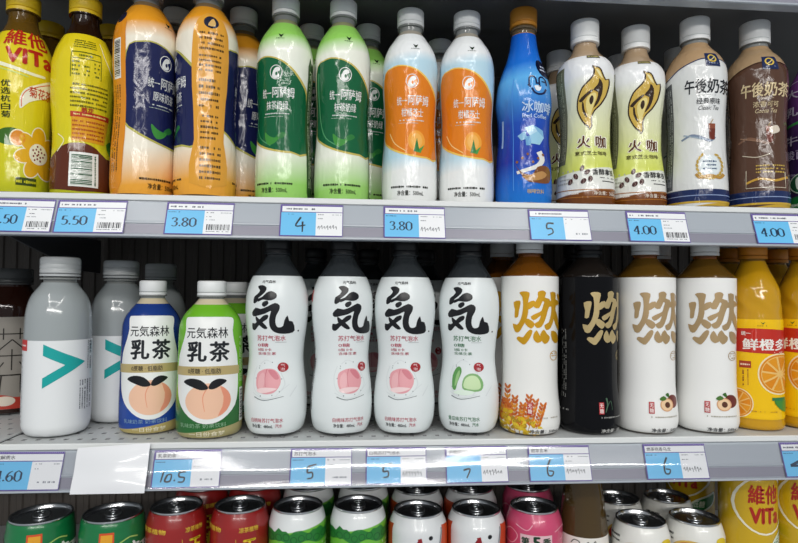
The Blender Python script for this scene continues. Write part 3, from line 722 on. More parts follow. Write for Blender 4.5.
def purple_milk(root):
    f = pchip([(0, 28), (3, 31.4), (20, 32.4), (120, 31.6), (150, 30), (168, 24), (182, 17), (190, 14)])
    lathe('body', [(24, 0), (27.6, .8)]+rings(f, 3, 190), mat('purple_drink', '#5b3468', 0.15), root)
    neck(root, 190, 200, 13.6, flange=196); cap(root, 198, 219, 16.2, mat('purple_cap', '#7a3a86', 0.4))
    lab = lathe('label', rings(f, 2.2, 180, off=.3), mat('sleeve_purple', '#3a2350', 0.15, bump=('wrinkle', 0.26), ramp=[(0, '#1f7a3c'), (22, '#1f7a3c'), (24, '#35204a'), (90, '#3a2352'), (150, '#6a3878'), (182, '#75408a')]), root, close=False)
    F = film; p = Print(0, 0, 1, -1, 32.0, lambda z: f(z)+.3)      # heights measured up from the foot
    for t, z in (('大', 142), ('乳', 120), ('牛', 84)): p.text(t, -30, z+12, -17, z, F('#cfc4d8'), 2, .02)
    p.text('酸菌', -30, 78, -6, 66, F('#b9aac8'), 2, .02); p.stroke([(-40, 106), (-10, 112), (20, 114)], 3, F('#3f9a4e'), 2)
    p.stroke([(-40, 160), (-20, 164), (0, 166)], 1.2, F('#c0a8cc'), 2)
    for k in range(7): p.stroke([(-34+k*3, 52-k), (-20+k*4, 40), (-8+k*4, 24)], .6, F('#9f8fb4'), 2)
    p.ell(-14, 36, 13, 13, F('#1d5a38'), 3); p.ring(-14, 36, 12, 12, .9, F('#d8e2d8'), 4); p.poly([(-20, 42), (-14, 45), (-8, 42), (-9, 30), (-14, 27), (-19, 30)], F('#d8e2d8'), 4, 3); p.ell(-14, 37, 3.2, 4.2, F('#1d5a38'), 5)
    p.fine(-30, 6, 20, 14, 1, F('#cfe0cf'), 2, .9); p.build('lettering', lab)

GV = 'bottles on the upper shelf'
A = lambda n, x, y, rot, lb, d, *a: place(d, n, x, y, ZU, rot, lb, 'bottle', GV, *a)
A('drink_bottle', -416.5, 38, facing(-419), 'yellow chrysanthemum tea bottle with large flower, front one at the left edge', vita, False)
A('drink_bottle', -350.5, 38, facing(-351), 'yellow tea bottle showing its back label and green barcode', vita, True)
A('drink_bottle', -284, 37, facing(-285)+33, 'milk tea bottle with large navy panel above the 5.50 tag', assam, 'navy')
A('drink_bottle', -215.8, 34, facing(-217)-84, 'milk tea bottle turned to its orange ingredients strip', assam, 'navy')
A('drink_bottle', -130.5, 42, facing(-130)-22, 'green milk tea bottle above the left end of the 4 tag', assam, 'green')
A('drink_bottle', -64.5, 42, facing(-64)+1, 'green milk tea bottle, the right one of the front pair', assam, 'green')
A('drink_bottle', 13.8, 41, facing(14)+0, 'orange and white tea bottle left of its twin, above the 3.80 tag', assam, 'orange')
A('drink_bottle', 80.5, 41, facing(80)+0, 'orange and white tea bottle beside the blue coffee bottle', assam, 'orange')
A('drink_bottle', 148.5, 41, facing(148)+3, 'blue iced coffee bottle with orange cap', iced_coffee)
A('drink_bottle', 223.5, 41, facing(223)+0, 'flame emblem coffee bottle next to the blue bottle', flame_coffee)
A('drink_bottle', 291.5, 51, facing(293)+1, 'flame emblem coffee bottle next to the white milk tea', flame_coffee)
A('drink_bottle', 360, 39, facing(362)+2, 'white milk tea bottle with beige shoulder and gold wreath', afternoon_tea, 'white')
A('drink_bottle', 438, 41, facing(443)-4, 'brown milk tea bottle with beige shoulder and gold lettering', afternoon_tea, 'brown')
A('drink_bottle', 519, 44, facing(523), 'purple milk drink bottle with green foot, cut by the right edge', purple_milk)
# second row
A('drink_bottle', -423, 104, facing(-420)+40, 'yellow tea bottle in the second row behind the flower bottle', vita, False)
A('drink_bottle', -349, 106, facing(-350)+60, 'yellow tea bottle in the second row behind the barcode bottle', vita, False)
A('drink_bottle', -272.0, 106, facing(-268)-40, 'navy milk tea bottle in the second row between the two front navy ones', assam, 'navy')
A('drink_bottle', -189.0, 98, facing(-192)+38, 'navy milk tea bottle in the second row right of the orange strip', assam, 'navy')
A('drink_bottle', -106.0, 109, facing(-105), 'green milk tea bottle in the second row between the front green pair', assam, 'green')
A('drink_bottle', -34.5, 102, facing(-36)+10, 'green milk tea bottle in the second row beside the orange tea', assam, 'green')
A('drink_bottle', 220.0, 118, facing(221), 'coffee bottle in the second row behind the flame bottle on the left', flame_coffee)
A('drink_bottle', 305.0, 122, facing(307), 'coffee bottle in the second row behind the right flame bottle', flame_coffee)
A('drink_bottle', 383.0, 116, facing(380), 'white milk tea bottle in the second row behind the white one', afternoon_tea, 'white')
A('drink_bottle', 60.0, 118, facing(60), 'orange and white tea bottle in the second row behind its twins', assam, 'orange')

# ------------------------------------------------------------------ middle shelf bottles
def clear_bottle(root):
    """cloudy electrolyte water in a wide round bottle"""
    f = pchip([(0, 24), (2, 28), (6, 31), (12, 33), (30, 33.4), (90, 33.2), (125, 32.6), (140, 30.6), (150, 27.2), (157, 22.6), (162, 18.8), (164.5, 17.6)])
    lathe('body', [(20, 0), (23.6, .5)]+rings(f, 2, 164.5, 2.5), mat('cloudy_water', '#d6dfe1', 0.12, trans=.5, ior=1.33, coat=.5), root)
    lathe('neck', [(16.2, 164.5), (16.2, 167.6), (19.6, 168), (19.6, 169.6), (16.2, 170), (16.2, 176)], M_PET, root)
    c = lathe('cap', [(19.4, 174.6), (20, 175.4), (20, 179), (19.7, 179.6), (20, 180.2), (20, 184), (19.7, 184.6), (20, 185.2), (20, 190), (19, 192), (17, 192.8), (8, 192.8)], M_CAPC, root, seg=96, knurl=.25)
    lathe('tamper_ring', [(19.2, 171.2), (20, 171.6), (20, 173.6), (19.4, 174)], M_CAPC, c)
    lab = lathe('label', [(24.5, .9)]+rings(f, 2.4, 103, 2.5, .3), mat('sleeve_white_matt', '#e6e9ea', 0.3), root, close=False)
    p = Print(57.5, 439.1, .95, 1.061, 33.3, lambda z: f(z)+.3)
    p.poly([(44, 345.4), (65, 355), (84.4, 364.4), (65, 376.6), (44, 388.8), (44, 378.8), (54, 372.8), (65.4, 366.4), (54, 361.2), (44, 356.6)], ink('#17a3a0'), 1); p.build('chevron_mark', lab)
    p.rect(20.6, 341.6, 28.4, 352.4, ink('#c8302c'), 1); p.fine(21.4, 345.4, 27.6, 349, 1, ink('#f0d8d4'), 2, .95); p.build('red_badge', lab)
    p.vtext('电解质水', 88.6, 343, 91, 357, ink('#2a2c30'), 2, .02); p.fine(86.6, 343, 88, 372, 1, ink('#3a3c42'), 2, .8, True); p.fine(88.6, 360, 91, 373, 1, ink('#3a3c42'), 2, .9, True)
    p.fine(79, 383, 91, 413, 5, ink('#6c7076'), 2, .9, True); p.fine(22, 356, 24.6, 425, 2, ink('#7c8086'), 2, .8, True); p.build('fine_print', lab)

def milk_tea(root, kind):
    col, foot, dk = ('#1f3c86', '#b8a76a', '#24489a') if kind == 'blue' else ('#6fb62c', '#a9a070', '#2c6a34')
    f = pchip([(0, 26), (2.5, 31), (8, 33.2), (30, 33.6), (60, 33), (95, 32.4), (116, 31.8), (126, 29.4), (134, 24.6), (140, 19.4), (146, 14.6), (148, 13.2)])
    lathe('body', [(23, 0), (25.6, .6)]+rings(f, 2.4, 148, 2.5), mat('pale_milk_tea', '#cfc3a6', 0.14), root)
    neck(root, 148, 156, 12.9, M_PET, flange=151.4)
    cap(root, 153.6, 168, 15.0, mat('bright_white_cap', '#eceeee', 0.35), ring_gap=1.8, knurl=.3)
    lab = lathe('label', [(26, .9)]+rings(f, 2.6, 142, 2.5, .3), mat('sleeve_lactic_'+kind, col, 0.22, ramp=[(0, foot), (10.4, foot), (10.8, dk), (36, dk), (52, col), (140, col)]), root, close=False)
    p = Print(212, 440.4, 1.03, 1.071, 33.3, lambda z: f(z)+.3)
    p.poly([(186, 321), (190, 320), (212, 319.6), (231, 320), (236, 321.4), (235.4, 326), (233.6, 333), (235, 344), (238, 358), (239, 378), (238.4, 396), (236, 408), (229, 417), (220, 422.6), (211, 424), (202, 422.6), (193, 417), (186, 408), (182.6, 396), (181.6, 378), (182.6, 358), (186, 344), (188, 333), (186.8, 326)], ink('#eceeec'), 1, 2); p.build('white_panel', lab)
    p.text('元気森林', 189.4, 329.8, 229, 340.8, ink('#1d2126'), 2, .014); p.text('乳', 190, 343.4, 209, 364, ink('#1d2126'), 2, .04); p.text('茶', 211, 343.4, 230.6, 364, ink('#1d2126'), 2, .04)
    p.build('name_lettering', lab)
    p.poly([(180, 369), (196, 368.2), (212, 368), (228, 368.2), (240, 369), (240, 377.6), (228, 377), (212, 376.8), (196, 377), (180, 377.6)], ink('#b9a672'), 2); p.text('0蔗糖 · 低脂肪', 191.6, 370, 222.6, 375.4, ink('#2a2620'), 3, .012); p.build('gold_band', lab)
    # plain stand-in picture: a peach fruit under dark leaves
    p.ell(211, 402, 21, 17.5, ink('#efc2a4'), 2, 36)
    p.poly([(222, 388), (229, 393), (232, 402), (228, 412), (220, 417), (224, 408), (225, 398)], ink('#e8977a'), 3, 2); p.stroke([(211, 387), (206, 398), (208, 412)], 1.2, ink('#e8977a'), 3, .5)
    p.poly([(211, 389), (204, 381.6), (194, 380), (188, 384), (198, 389), (205, 391)], ink('#17181c'), 4, 3); p.poly([(211, 389), (214, 383), (221, 380.4), (228, 383), (221, 388), (215, 390.4)], ink('#17181c'), 4, 3); p.build('round_motif', lab)
    p.text('乳味奶茶 奶茶饮料', 186, 423.6, 228, 428, ink('#7fa0c0' if kind == 'blue' else '#86b08a'), 2, .01); p.text('一日份食梦', 193.6, 431.6, 227, 436.4, ink('#e6e0c4'), 2, .014); p.build('lettering', lab)
    s = Print(0, 440.4, 1.03, 1.071, 33.3, lambda z: f(z)+.3, rot=1.25)
    s.rect(-6, 392, 2, 426, ink('#e2e4de'), 2); s.barcode(-5, 394, 1, 424, ink('#2c2e2c'), 3, True); s.fine(-6, 340, 4, 386, 4, ink('#d5e0c0'), 2, .8, True); s.build('side_strip', lab)

BRUSH = [[(45, 85), (80, 78), (112, 95), (105, 125), (75, 155), (55, 172), (60, 186), (32, 210), (20, 205), (25, 165), (50, 145), (68, 118), (55, 100)],
         [(50, 184), (90, 165), (118, 135), (150, 122), (180, 140), (180, 168), (150, 186), (115, 184), (90, 182), (60, 197)],
         [(95, 206), (125, 193), (131, 213), (107, 235), (92, 226)],
         [(10, 284), (40, 247), (80, 256), (130, 236), (175, 210), (200, 228), (196, 265), (181, 300), (176, 350), (186, 385), (205, 392), (225, 380), (231, 340), (243, 303), (250, 343), (266, 350), (276, 415), (256, 434), (205, 434), (165, 415), (145, 380), (142, 330), (151, 282), (148, 264), (110, 286), (60, 300), (20, 308)],
         [(40, 310), (62, 328), (92, 355), (126, 395), (105, 400), (70, 375), (44, 345)],
         [(130, 298), (126, 325), (80, 357), (50, 387), (25, 412), (5, 404), (8, 362), (30, 366), (70, 336), (100, 306)]]
def soda(root, kind):
    tint, fruit = ('#b8455a', 'peach') if kind == 'peach' else ('#3f7a55', 'cucumber')
    f = pchip([(0, 22), (2, 26), (7, 30.6), (20, 33.4), (34, 34.2), (52, 33.2), (72, 30.6), (86, 29.6), (100, 30.4), (122, 33), (140, 34.2), (152, 33.8), (166, 31), (177, 26.4), (187, 20), (194, 15.4), (198, 13.6)])
    def petal(z, a):
        k = max(0.0, 1-z/17); return -0.055*k*(0.5+0.5*math.cos(5*a))
    lathe('body', [(18, 3), (21.5, .4)]+rings(f, 1.2, 198, 2.5), mat('sparkling_water', '#454b4f', 0.08, trans=.5, ior=1.33, coat=.5), root, seg=80, petal=petal)
    neck(root, 198, 207, 13.0, mat('dark_pet', '#50565a', .08, trans=.7, ior=1.3), flange=202)
    cap(root, 205, 221, 15.2, M_CAPK)
    lab = lathe('label', rings(f, 4.2, 176.5, 2.5, .35), mat('sleeve_white_soda', '#e4eaea', 0.24), root, close=False, seg=80, petal=petal)
    p = Print(342, 437, 1.12, 1.097, 33.0, lambda z: f(z)+.3)
    K = ink('#15161a'); T = ink(tint)
    m = lambda x, y: (331.4+(x-5)/270*36.6, 286+(y-78)/357*47.4)
    for q in BRUSH: p.poly(shrink(q, -2.5), K, 2, 2, m)
    p.ell(370.6, 331.4, .7, .9, K, 2, 8); p.build('brush_lettering', lab)
    p.text('元气森林', 340.6, 280.6, 354.6, 283.8, K, 2, .02)
    p.text('苏打气泡水', 336.6, 335.4, 363.4, 341, T, 2, .012); p.rect(355, 342, 364, 342.5, ink('#b0b4b6'), 2)
    p.text('0糖', 336.8, 343.2, 348.6, 347, T, 2, .008); p.text('0脂 0卡', 336.8, 348.2, 351.6, 351.2, T, 2, .008); p.text('含维生素', 336.8, 352, 356, 355, T, 2, .006)
    p.text('白桃味苏打气泡水' if kind == 'peach' else '青瓜味苏打气泡水', 332.6, 416.6, 362, 421, T, 2, .012); p.text('净含量：480mL', 333, 422.6, 354, 426.6, ink('#2a2c30'), 2, .014); p.text('汽水', 356, 422.4, 361.6, 426.4, T, 2, .008); p.build('lettering', lab)
    g = '#d3d9da'
    for q in ([(336, 366), (333, 376), (335, 388), (342, 395)], [(360, 372), (363, 384), (356, 395)], [(334, 392), (346, 397.4), (360, 394)], [(340, 364), (346, 360), (352, 362)], [(360, 390), (366, 384)], [(366, 396), (370, 386)]): p.stroke(q, .7, ink(g), 1, .4)
    for k in range(14): a = k*1.9; p.ell(348+13*math.cos(a)+random.uniform(-2, 2), 378+17*math.sin(a)+random.uniform(-2, 2), .5, .6, ink('#8e9899'), 1, 8)
    p.stroke([(336, 396), (346, 399), (362, 395.4)], 1.0, ink('#707a7c'), 1, .5)
    if fruit == 'peach':
        p.poly([(337, 384), (337, 374), (342, 370), (348, 368.4), (355, 369.4), (359.6, 376), (359.4, 384), (355, 391), (348, 393), (341, 391)], ink('#e2a0a6'), 2, 3)
        p.poly([(339, 384), (339.6, 376), (344, 372), (346, 378), (345, 386), (342, 390)], ink('#e8b2b6'), 3, 3); p.poly([(349, 369.6), (355, 370.4), (358.6, 377), (356, 379), (351, 374)], ink('#d27f8a'), 3, 3)
        p.stroke([(347.4, 369), (346, 377), (347, 386)], .9, ink('#d27f8a'), 4, .4)
        p.poly([(338, 389), (346, 386.6), (357, 387.6), (350, 391), (342, 392)], ink('#f0d4d4'), 4, 3)
    else:
        p.poly([(336.6, 388), (336, 376), (340, 368), (344, 367), (345.6, 372), (342, 382), (340, 390)], ink('#5f9a55'), 2, 3); p.poly([(339, 386), (340, 376), (343, 370.4), (343.8, 374), (341, 384)], ink('#98c383'), 3, 3)
        p.poly([(347, 388), (348, 378), (354, 373.4), (361, 374.6), (364.6, 382), (363, 390), (355, 391)], ink('#7fb070'), 2, 3); p.poly([(348.6, 387.4), (349.4, 379), (354.6, 375.4), (360, 376.6), (362.6, 383), (361, 389)], ink('#c6dfae'), 3, 3)
        p.poly([(338, 393), (346, 389.6), (358, 391.4), (350, 395)], ink('#dfeee0'), 4, 3)
    p.build('fruit_picture', lab)
    p.ell(361.6, 367, 4.2, 4.6, ink('#a3232c'), 3); p.text('气', 359.8, 363.6, 363.4, 366.6, ink('#f0dada'), 4, .01); p.text('泡', 359.8, 367.4, 363.4, 370.4, ink('#f0dada'), 4, .01); p.build('red_seal', lab)
    s = Print(0, 437, 1.12, 1.097, 33.0, lambda z: f(z)+.3, rot=-1.42)
    s.rect(-3, 290, 3, 302, ink('#c43a34'), 2); s.fine(-4, 306, 4, 352, 2, ink('#8a8e92'), 2, .8, True); s.barcode(-4, 360, 5, 412, ink('#34363a'), 2, True); s.build('side_strip', lab)

BURN = [[(118, 175), (158, 165), (161, 185), (149, 240), (142, 285), (125, 291), (128, 230)],
        [(162, 100), (190, 92), (229, 100), (223, 140), (216, 190), (218, 250), (202, 310), (176, 360), (150, 402), (125, 400), (110, 343), (140, 354), (165, 320), (182, 270), (190, 200), (184, 130)],
        [(224, 180), (266, 163), (272, 185), (240, 216), (221, 224)],
        [(213, 303), (241, 315), (267, 340), (246, 372), (204, 336)],
        [(298, 95), (330, 84), (350, 100), (341, 135), (376, 150), (379, 185), (361, 240), (346, 300), (321, 355), (290, 366), (273, 340), (305, 320), (321, 270), (290, 290), (262, 306), (246, 285), (290, 260), (325, 240), (338, 195), (345, 170), (325, 160), (301, 212), (269, 206), (285, 160), (300, 130)],
        [(390, 95), (421, 99), (421, 150), (450, 168), (457, 185), (425, 196), (422, 240), (441, 290), (456, 340), (484, 375), (456, 388), (430, 340), (414, 296), (405, 320), (386, 370), (360, 382), (349, 350), (380, 330), (395, 270), (398, 202), (370, 207), (359, 190), (395, 160)],
        [(440, 108), (466, 124), (471, 156), (449, 146)],
        [(240, 388), (251, 397), (236, 440), (206, 485), (185, 497), (138, 459), (150, 445), (185, 450), (215, 410)],
        [(285, 393), (305, 430), (326, 465), (296, 482), (269, 460), (267, 425)],
        [(340, 388), (360, 420), (381, 440), (376, 470), (350, 492), (324, 455), (319, 420)],
        [(400, 398), (430, 410), (462, 470), (440, 492), (409, 465)]]
def burn_tea(root, kind):
    paper, ch, liq, capm = {'wheat': ('#eeeeea', '#d8a21e', '#8a5212', M_CAPW), 'black': ('#0d0d10', '#c2ad7c', '#2a2420', M_CAPK), 'peach': ('#efefec', '#b89c72', '#77561c', M_CAPW)}[kind]
    f = pchip([(0, 26), (2, 29.6), (6, 32.6), (14, 34), (26, 33.6), (44, 31.8), (62, 31), (90, 31), (140, 32.2), (178.5, 32.5), (181, 31.6), (186, 27), (192, 21.6), (197, 17), (202, 13.2)])
    lathe('body', [(22, 0), (25.6, .5)]+rings(f, 2, 202, 2.5), mat('brewed_tea_'+kind, liq, 0.08, trans=.45, ior=1.33, coat=.4), root)
    neck(root, 202, 211, 12.8, mat('amber_neck', '#a5622a', .1, trans=.6, ior=1.33) if kind != 'black' else mat('dark_pet', ''), flange=206.6)
    cap(root, 208.4, 224, 15.4, capm, knurl=.3)
    lab = lathe('label', [(26, .8)]+rings(f, 2.4, 179, 2.5, .3), mat('sleeve_burn_'+kind, paper, 0.24 if kind != 'black' else 0.14, spec=.5 if kind != 'black' else .22), root, close=False)
    p = Print(529.5, 435.9, 1.12, 1.118, 32.5, lambda z: f(z)+.3)
    m = lambda x, y: (500+x/7.757, 280+y/7.757)
    ci = mat('gold_ink_'+kind, ch, 0.35, metal=.35)
    for q in BURN: p.poly(shrink(q, -5), ci, 2, 2, m)
    p.build('name_lettering', lab)
    p.ring(554, 356, 3.6, 4.6, .6, ci, 2); p.fine(551.6, 352.6, 556.4, 359.4, 3, ci, 2, .8); p.build('ring_mark', lab)
    x = {'wheat': 0, 'black': 0, 'peach': 0}[kind]
    p.rect(528, 402, 533, 413.6, ink('#b3282e'), 5); p.vtext('无糖', 528.6, 402.8, 532.4, 413, ink('#f2e4e0'), 6, .02); p.build('red_seal', lab)
    lt = ink('#2b2d31' if kind != 'black' else '#c9c9c4'); gr = ink('#b7b2a6' if kind != 'black' else '#8a8a86')
    p.fine(530, 415.4, 555, 418.6, 1, gr, 5, .9); p.rect(529.4, 427.4, 556, 433.4, ink(paper), 4) if kind == 'wheat' else None
    p.text('净含量：500mL', 530.4, 428.4, 556, 432.8, lt, 5, .014); p.build('lettering', lab)
    if kind == 'wheat':
        random.seed(3)
        for (bx, by, tx, ty) in ((509, 432, 508, 388), (516, 434, 516, 398), (503, 430, 506, 402), (524, 434, 530, 396), (520, 434, 524, 404), (534, 434, 543, 404), (528, 434, 536, 400), (512, 434, 511, 404)):
            p.stroke([(bx, by), ((bx+tx)/2, (by+ty)/2), (tx, ty)], .8, ink('#c08a1e'), 1, .5)
            for k in range(7):
                t = .35+.65*k/6; cx, cy = bx+(tx-bx)*t, by+(ty-by)*t
                for sd in (-1, 1): p.ell(cx+sd*1.7, cy, 1.2, 2.7, ink(('#c96a1e', '#d98a22', '#b9541c')[k % 3]), 2, 10, sd*.5)
        for k in range(70):
            cx = random.uniform(501, 540); cy = random.uniform(412, 434)
            if cy > 412+max(0, (cx-522))*.75: p.ell(cx, cy, 2.6, 1.7, ink(('#d8b21e', '#c79a1a', '#e2c63a', '#a9861c')[k % 4]), 3, 9, random.uniform(0, 3))
        p.build('wheat_picture', lab)
    elif kind == 'peach':
        p.ell(551, 402, 5.4, 6.6, ink('#6d2a22'), 2, 22); p.ell(545, 405, 6.4, 6.6, ink('#d9a378'), 3, 24); p.ell(545, 405, 5.4, 5.6, ink('#ecc9a0'), 4, 24); p.ell(545.4, 405, 2.5, 3, ink('#5a3222'), 5, 14)
        p.poly([(538, 399), (542, 396), (545, 399), (541, 401)], ink('#47732c'), 5, 2); p.poly([(544, 395), (547, 393), (548, 398)], ink('#3a6a28'), 5, 2); p.build('peach_picture', lab)
    else:
        p.stroke([(534.6, 412), (537, 404), (536, 398)], .9, ink('#48664e'), 2, 2.0); p.stroke([(537, 406), (541, 401), (542, 410)], 1.0, ink('#3c5a44'), 2, .4); p.build('leaf_picture', lab)
    s = Print(0, 435.9, 1.12, 1.118, 32.5, lambda z: f(z)+.3, rot=-1.35)
    s.fine(-6, 410, 8, 414, 1, gr, 2, .9); s.fine(-6, 330, 4, 400, 3, gr, 2, .7, True); s.build('side_strip', lab)

def orange_juice(root):
    f = pchip([(0, 27), (2, 30), (6, 31.2), (13, 30.4), (16, 31), (20, 30.2), (24, 30.6), (60, 30.4), (126, 30.4), (132, 30), (138, 29.6), (150, 29.8), (166, 27.6), (178, 23.2), (190, 17.6), (198, 14.4), (201, 13.2)])
    def facet(z, a):
        k = max(0.0, 1-abs(z-150)/16); return -0.045*k*abs(math.cos(4*a+ (z-150)*.12))
    lathe('body', [(23, 0), (26.5, .5)]+rings(f, 2, 201, 2.0), mat('orange_juice', '#dba51a', 0.08, trans=.2, ior=1.33, coat=.6), root, seg=80, petal=facet, sharp=60)
    neck(root, 201, 208, 13.0, mat('orange_neck', '#b98a2a', .08, trans=.5, ior=1.33), flange=204)
    cap(root, 206, 222, 15.6, M_CAPOR, knurl=.4)
    lab = lathe('label', rings(f, 14, 131, 2.5, .3), mat('sleeve_juice', '#f2c212', 0.18), root, close=False)
    p = Print(754, 433, 1.06, 1.158, 30.6, lambda z: f(z)+.3)
    p.poly([(716, 331.5), (736, 329.5), (754, 329), (772, 329.6), (784, 331), (784.6, 354), (772, 354.6), (754, 354), (736, 353.2), (716, 351)], ink('#c02c1e'), 1); p.build('red_panel', lab)
    p.text('统一', 742, 332, 751, 336.6, ink('#f3e9e0'), 2, .03); p.text('鲜橙多', 743, 339.4, 781.6, 351.4, ink('#f4efe8'), 2, .035); p.fine(770, 352.2, 780, 353.8, 1, ink('#f0d8c8'), 2)
    p.poly([(760, 322), (762.4, 323.6), (765, 322), (762.6, 325)], ink('#3a5a1c'), 2); p.fine(757, 325.6, 768, 327, 1, ink('#8a5a12'), 2); p.build('name_lettering', lab)
    def slice_(cx, cy, r):
        p.ell(cx, cy, r, r, ink('#f2e2b4'), 1, 36); p.ell(cx, cy, r*.93, r*.93, ink('#dd8a12'), 2, 36); p.ell(cx, cy, r*.85, r*.85, ink('#ecc070'), 3, 36)
        for k in range(10):
            a = k*math.pi/5+.2; b = a+.52; q = [(cx+r*.14*math.cos((a+b)/2), cy+r*.14*math.sin((a+b)/2))]+[(cx+r*.81*math.cos(a+(b-a)*t/4), cy+r*.81*math.sin(a+(b-a)*t/4)) for t in range(5)]
            p.poly(q, ink(('#e3961a', '#dd8812')[k % 2]), 4)
    slice_(778, 375, 21); slice_(738, 406, 15)
    p.poly([(772, 402), (780, 399), (785, 404), (784, 414), (777, 410)], ink('#3f8a34'), 5, 3); p.rect(770, 398.6, 782, 401.6, ink('#2f7a4a'), 6); p.build('orange_picture', lab)
    p.rect(740, 362.6, 751, 369.6, ink('#a83a20'), 2); p.fine(741, 364, 750, 368.4, 1, ink('#f0d0b8'), 3, .95); p.fine(742, 372, 745, 388, 1, ink('#8a4a1a'), 2, .9, True); p.fine(747, 371, 749, 387, 1, ink('#a8641c'), 2, .9, True); p.fine(742, 412, 776, 414, 1, ink('#b88214'), 2, .8); p.build('lettering', lab)

def tea_jar(root):
    """amber tea in a squat wide bottle with a printed paper wrap"""
    f = pchip([(0, 30), (3, 34), (10, 35), (120, 35), (136, 34), (148, 29), (156, 24), (160, 22)])
    lathe('body', [(26, 0), (29.5, .6)]+rings(f, 3, 160), mat('red_tea', '#32180f', 0.08, trans=.4, ior=1.33, coat=.4), root)
    lathe('neck', [(21.6, 160), (21.6, 168)], mat('red_tea', ''), root)
    c = lathe('cap', [(23.6, 165), (24.4, 166), (24.4, 170), (24, 170.6), (24.4, 171.2), (24.4, 181), (23.4, 183), (12, 183.4)], mat('smoky_cap', '#686a6a', .25, trans=.4, ior=1.35), root, seg=96, knurl=.3)
    lathe('tamper_ring', [(23.8, 162.4), (24.4, 162.8), (24.4, 164.2), (23.8, 164.6)], mat('smoky_cap', ''), c)
    lab = lathe('label', rings(f, 8, 122, 3, .3), mat('shaded_tea_paper', '#8f8a82', 0.45), root, close=False)  # paper greyed down: the shade deep in the shelf is put into its colour
    p = Print(0, 0, 1, -1, 35.0, lambda z: f(z)+.3)
    for q in ([(-24, 101), (22, 101)], [(-9, 108), (-9, 94)], [(8, 108), (8, 94)], [(0, 94), (-14, 80), (-26, 76)], [(0, 94), (14, 80), (25, 76)], [(-14, 74), (14, 74)], [(0, 82), (0, 56)], [(-8, 66), (-12, 60)], [(8, 66), (12, 60)]): p.stroke(q, 1.3, ink('#26221e'), 2, smooth=0)
    for q in ([(-26, 50), (26, 50)], [(-10, 50), (-12, 24)], [(10, 50), (10, 28), (16, 24), (24, 26)]): p.stroke(q, 1.6, ink('#26221e'), 2, smooth=2, )
    p.build('line_lettering', lab)
    p.poly([(-30, 20), (-10, 26), (10, 22), (34, 34), (34, 10), (-30, 10)], ink('#b03a2c'), 1, 3); p.ell(-6, 18, 11, 6, ink('#d7ccbc'), 2); p.build('red_picture', lab)

GM = 'bottles on the middle shelf'
B = lambda n, x, y, rot, lb, d, *a: place(d, n, x, y, 0, rot, lb, 'bottle', GM, *a)
B('drink_bottle', -373.5, 46, facing(-378)-2, 'cloudy water bottle with teal chevron, the large front one', clear_bottle)
B('drink_bottle', -334, 112, facing(-334)-6, 'cloudy water bottle with teal chevron, second one behind', clear_bottle)
B('drink_bottle', -312, 190, facing(-316)-4, 'cloudy water bottle deepest in its row behind the blue milk tea', clear_bottle)
B('drink_bottle', -277, 57, facing(-277)+1, 'blue milk tea bottle with white cap and gold foot', milk_tea, 'blue')
B('drink_bottle', -206.5, 36.5, facing(-208)-1, 'green milk tea bottle with white cap on the middle shelf', milk_tea, 'green')
B('drink_bottle', -197, 116, facing(-205), 'green milk tea bottle in the second row, its cap showing', milk_tea, 'green')
B('drink_bottle', -188, 190, facing(-205), 'green milk tea bottle third in its row, deep in the shelf', milk_tea, 'green')
B('drink_bottle', -134.8, 39, facing(-135)-29, 'white peach soda bottle next to the green milk tea', soda, 'peach')
B('drink_bottle', -61.6, 39, facing(-61)+3, 'white peach soda bottle, second one from the green milk tea', soda, 'peach')
B('drink_bottle', 9.6, 38, facing(9)-19, 'white peach soda bottle next to the cucumber soda', soda, 'peach')
B('drink_bottle', 83.4, 37, facing(83)-21, 'white cucumber soda bottle with green print', soda, 'cucumber')
B('drink_bottle', -103, 205, facing(-100), 'dark capped soda bottle in the second row between the first two', soda, 'peach')
B('drink_bottle', -28, 205, facing(-30), 'dark capped soda bottle in the second row behind the second one', soda, 'peach')
B('drink_bottle', 52, 205, facing(40), 'dark capped soda bottle in the second row left of the cucumber soda', soda, 'peach')
B('drink_bottle', 154.3, 35, facing(155)-1, 'white barley tea bottle with golden character and wheat picture', burn_tea, 'wheat')
B('drink_bottle', 224.6, 35, facing(226)+22, 'black tea bottle with pale gold character', burn_tea, 'black')
B('drink_bottle', 293.8, 35, facing(296)+8, 'white peach tea bottle next to the black tea bottle', burn_tea, 'peach')
B('drink_bottle', 367.6, 35, facing(370)+0, 'white peach tea bottle next to the orange juice', burn_tea, 'peach')
B('drink_bottle', 142, 112, facing(140), 'barley tea bottle in the second row, white cap beside the cucumber soda', burn_tea, 'wheat')
B('drink_bottle', 352, 112, facing(350), 'peach tea bottle in the second row between the two front ones', burn_tea, 'peach')
B('drink_bottle', 240, 114, facing(240), 'black tea bottle in the second row behind the black one', burn_tea, 'black')
B('drink_bottle', 434, 44, facing(432)+1, 'orange juice bottle with red panel and orange slices', orange_juice)
B('drink_bottle', 500, 44, facing(496)-40, 'orange juice bottle cut by the right edge of the picture', orange_juice)
B('drink_bottle', 452, 114, facing(450), 'orange juice bottle in the second row, orange cap behind the front one', orange_juice)
B('drink_bottle', 518, 116, facing(510), 'orange juice bottle in the second row at the right end', orange_juice)
B('tea_bottle', -492, 165, facing(-486), 'dark red tea bottle with paper wrap behind the cloudy water', tea_jar)

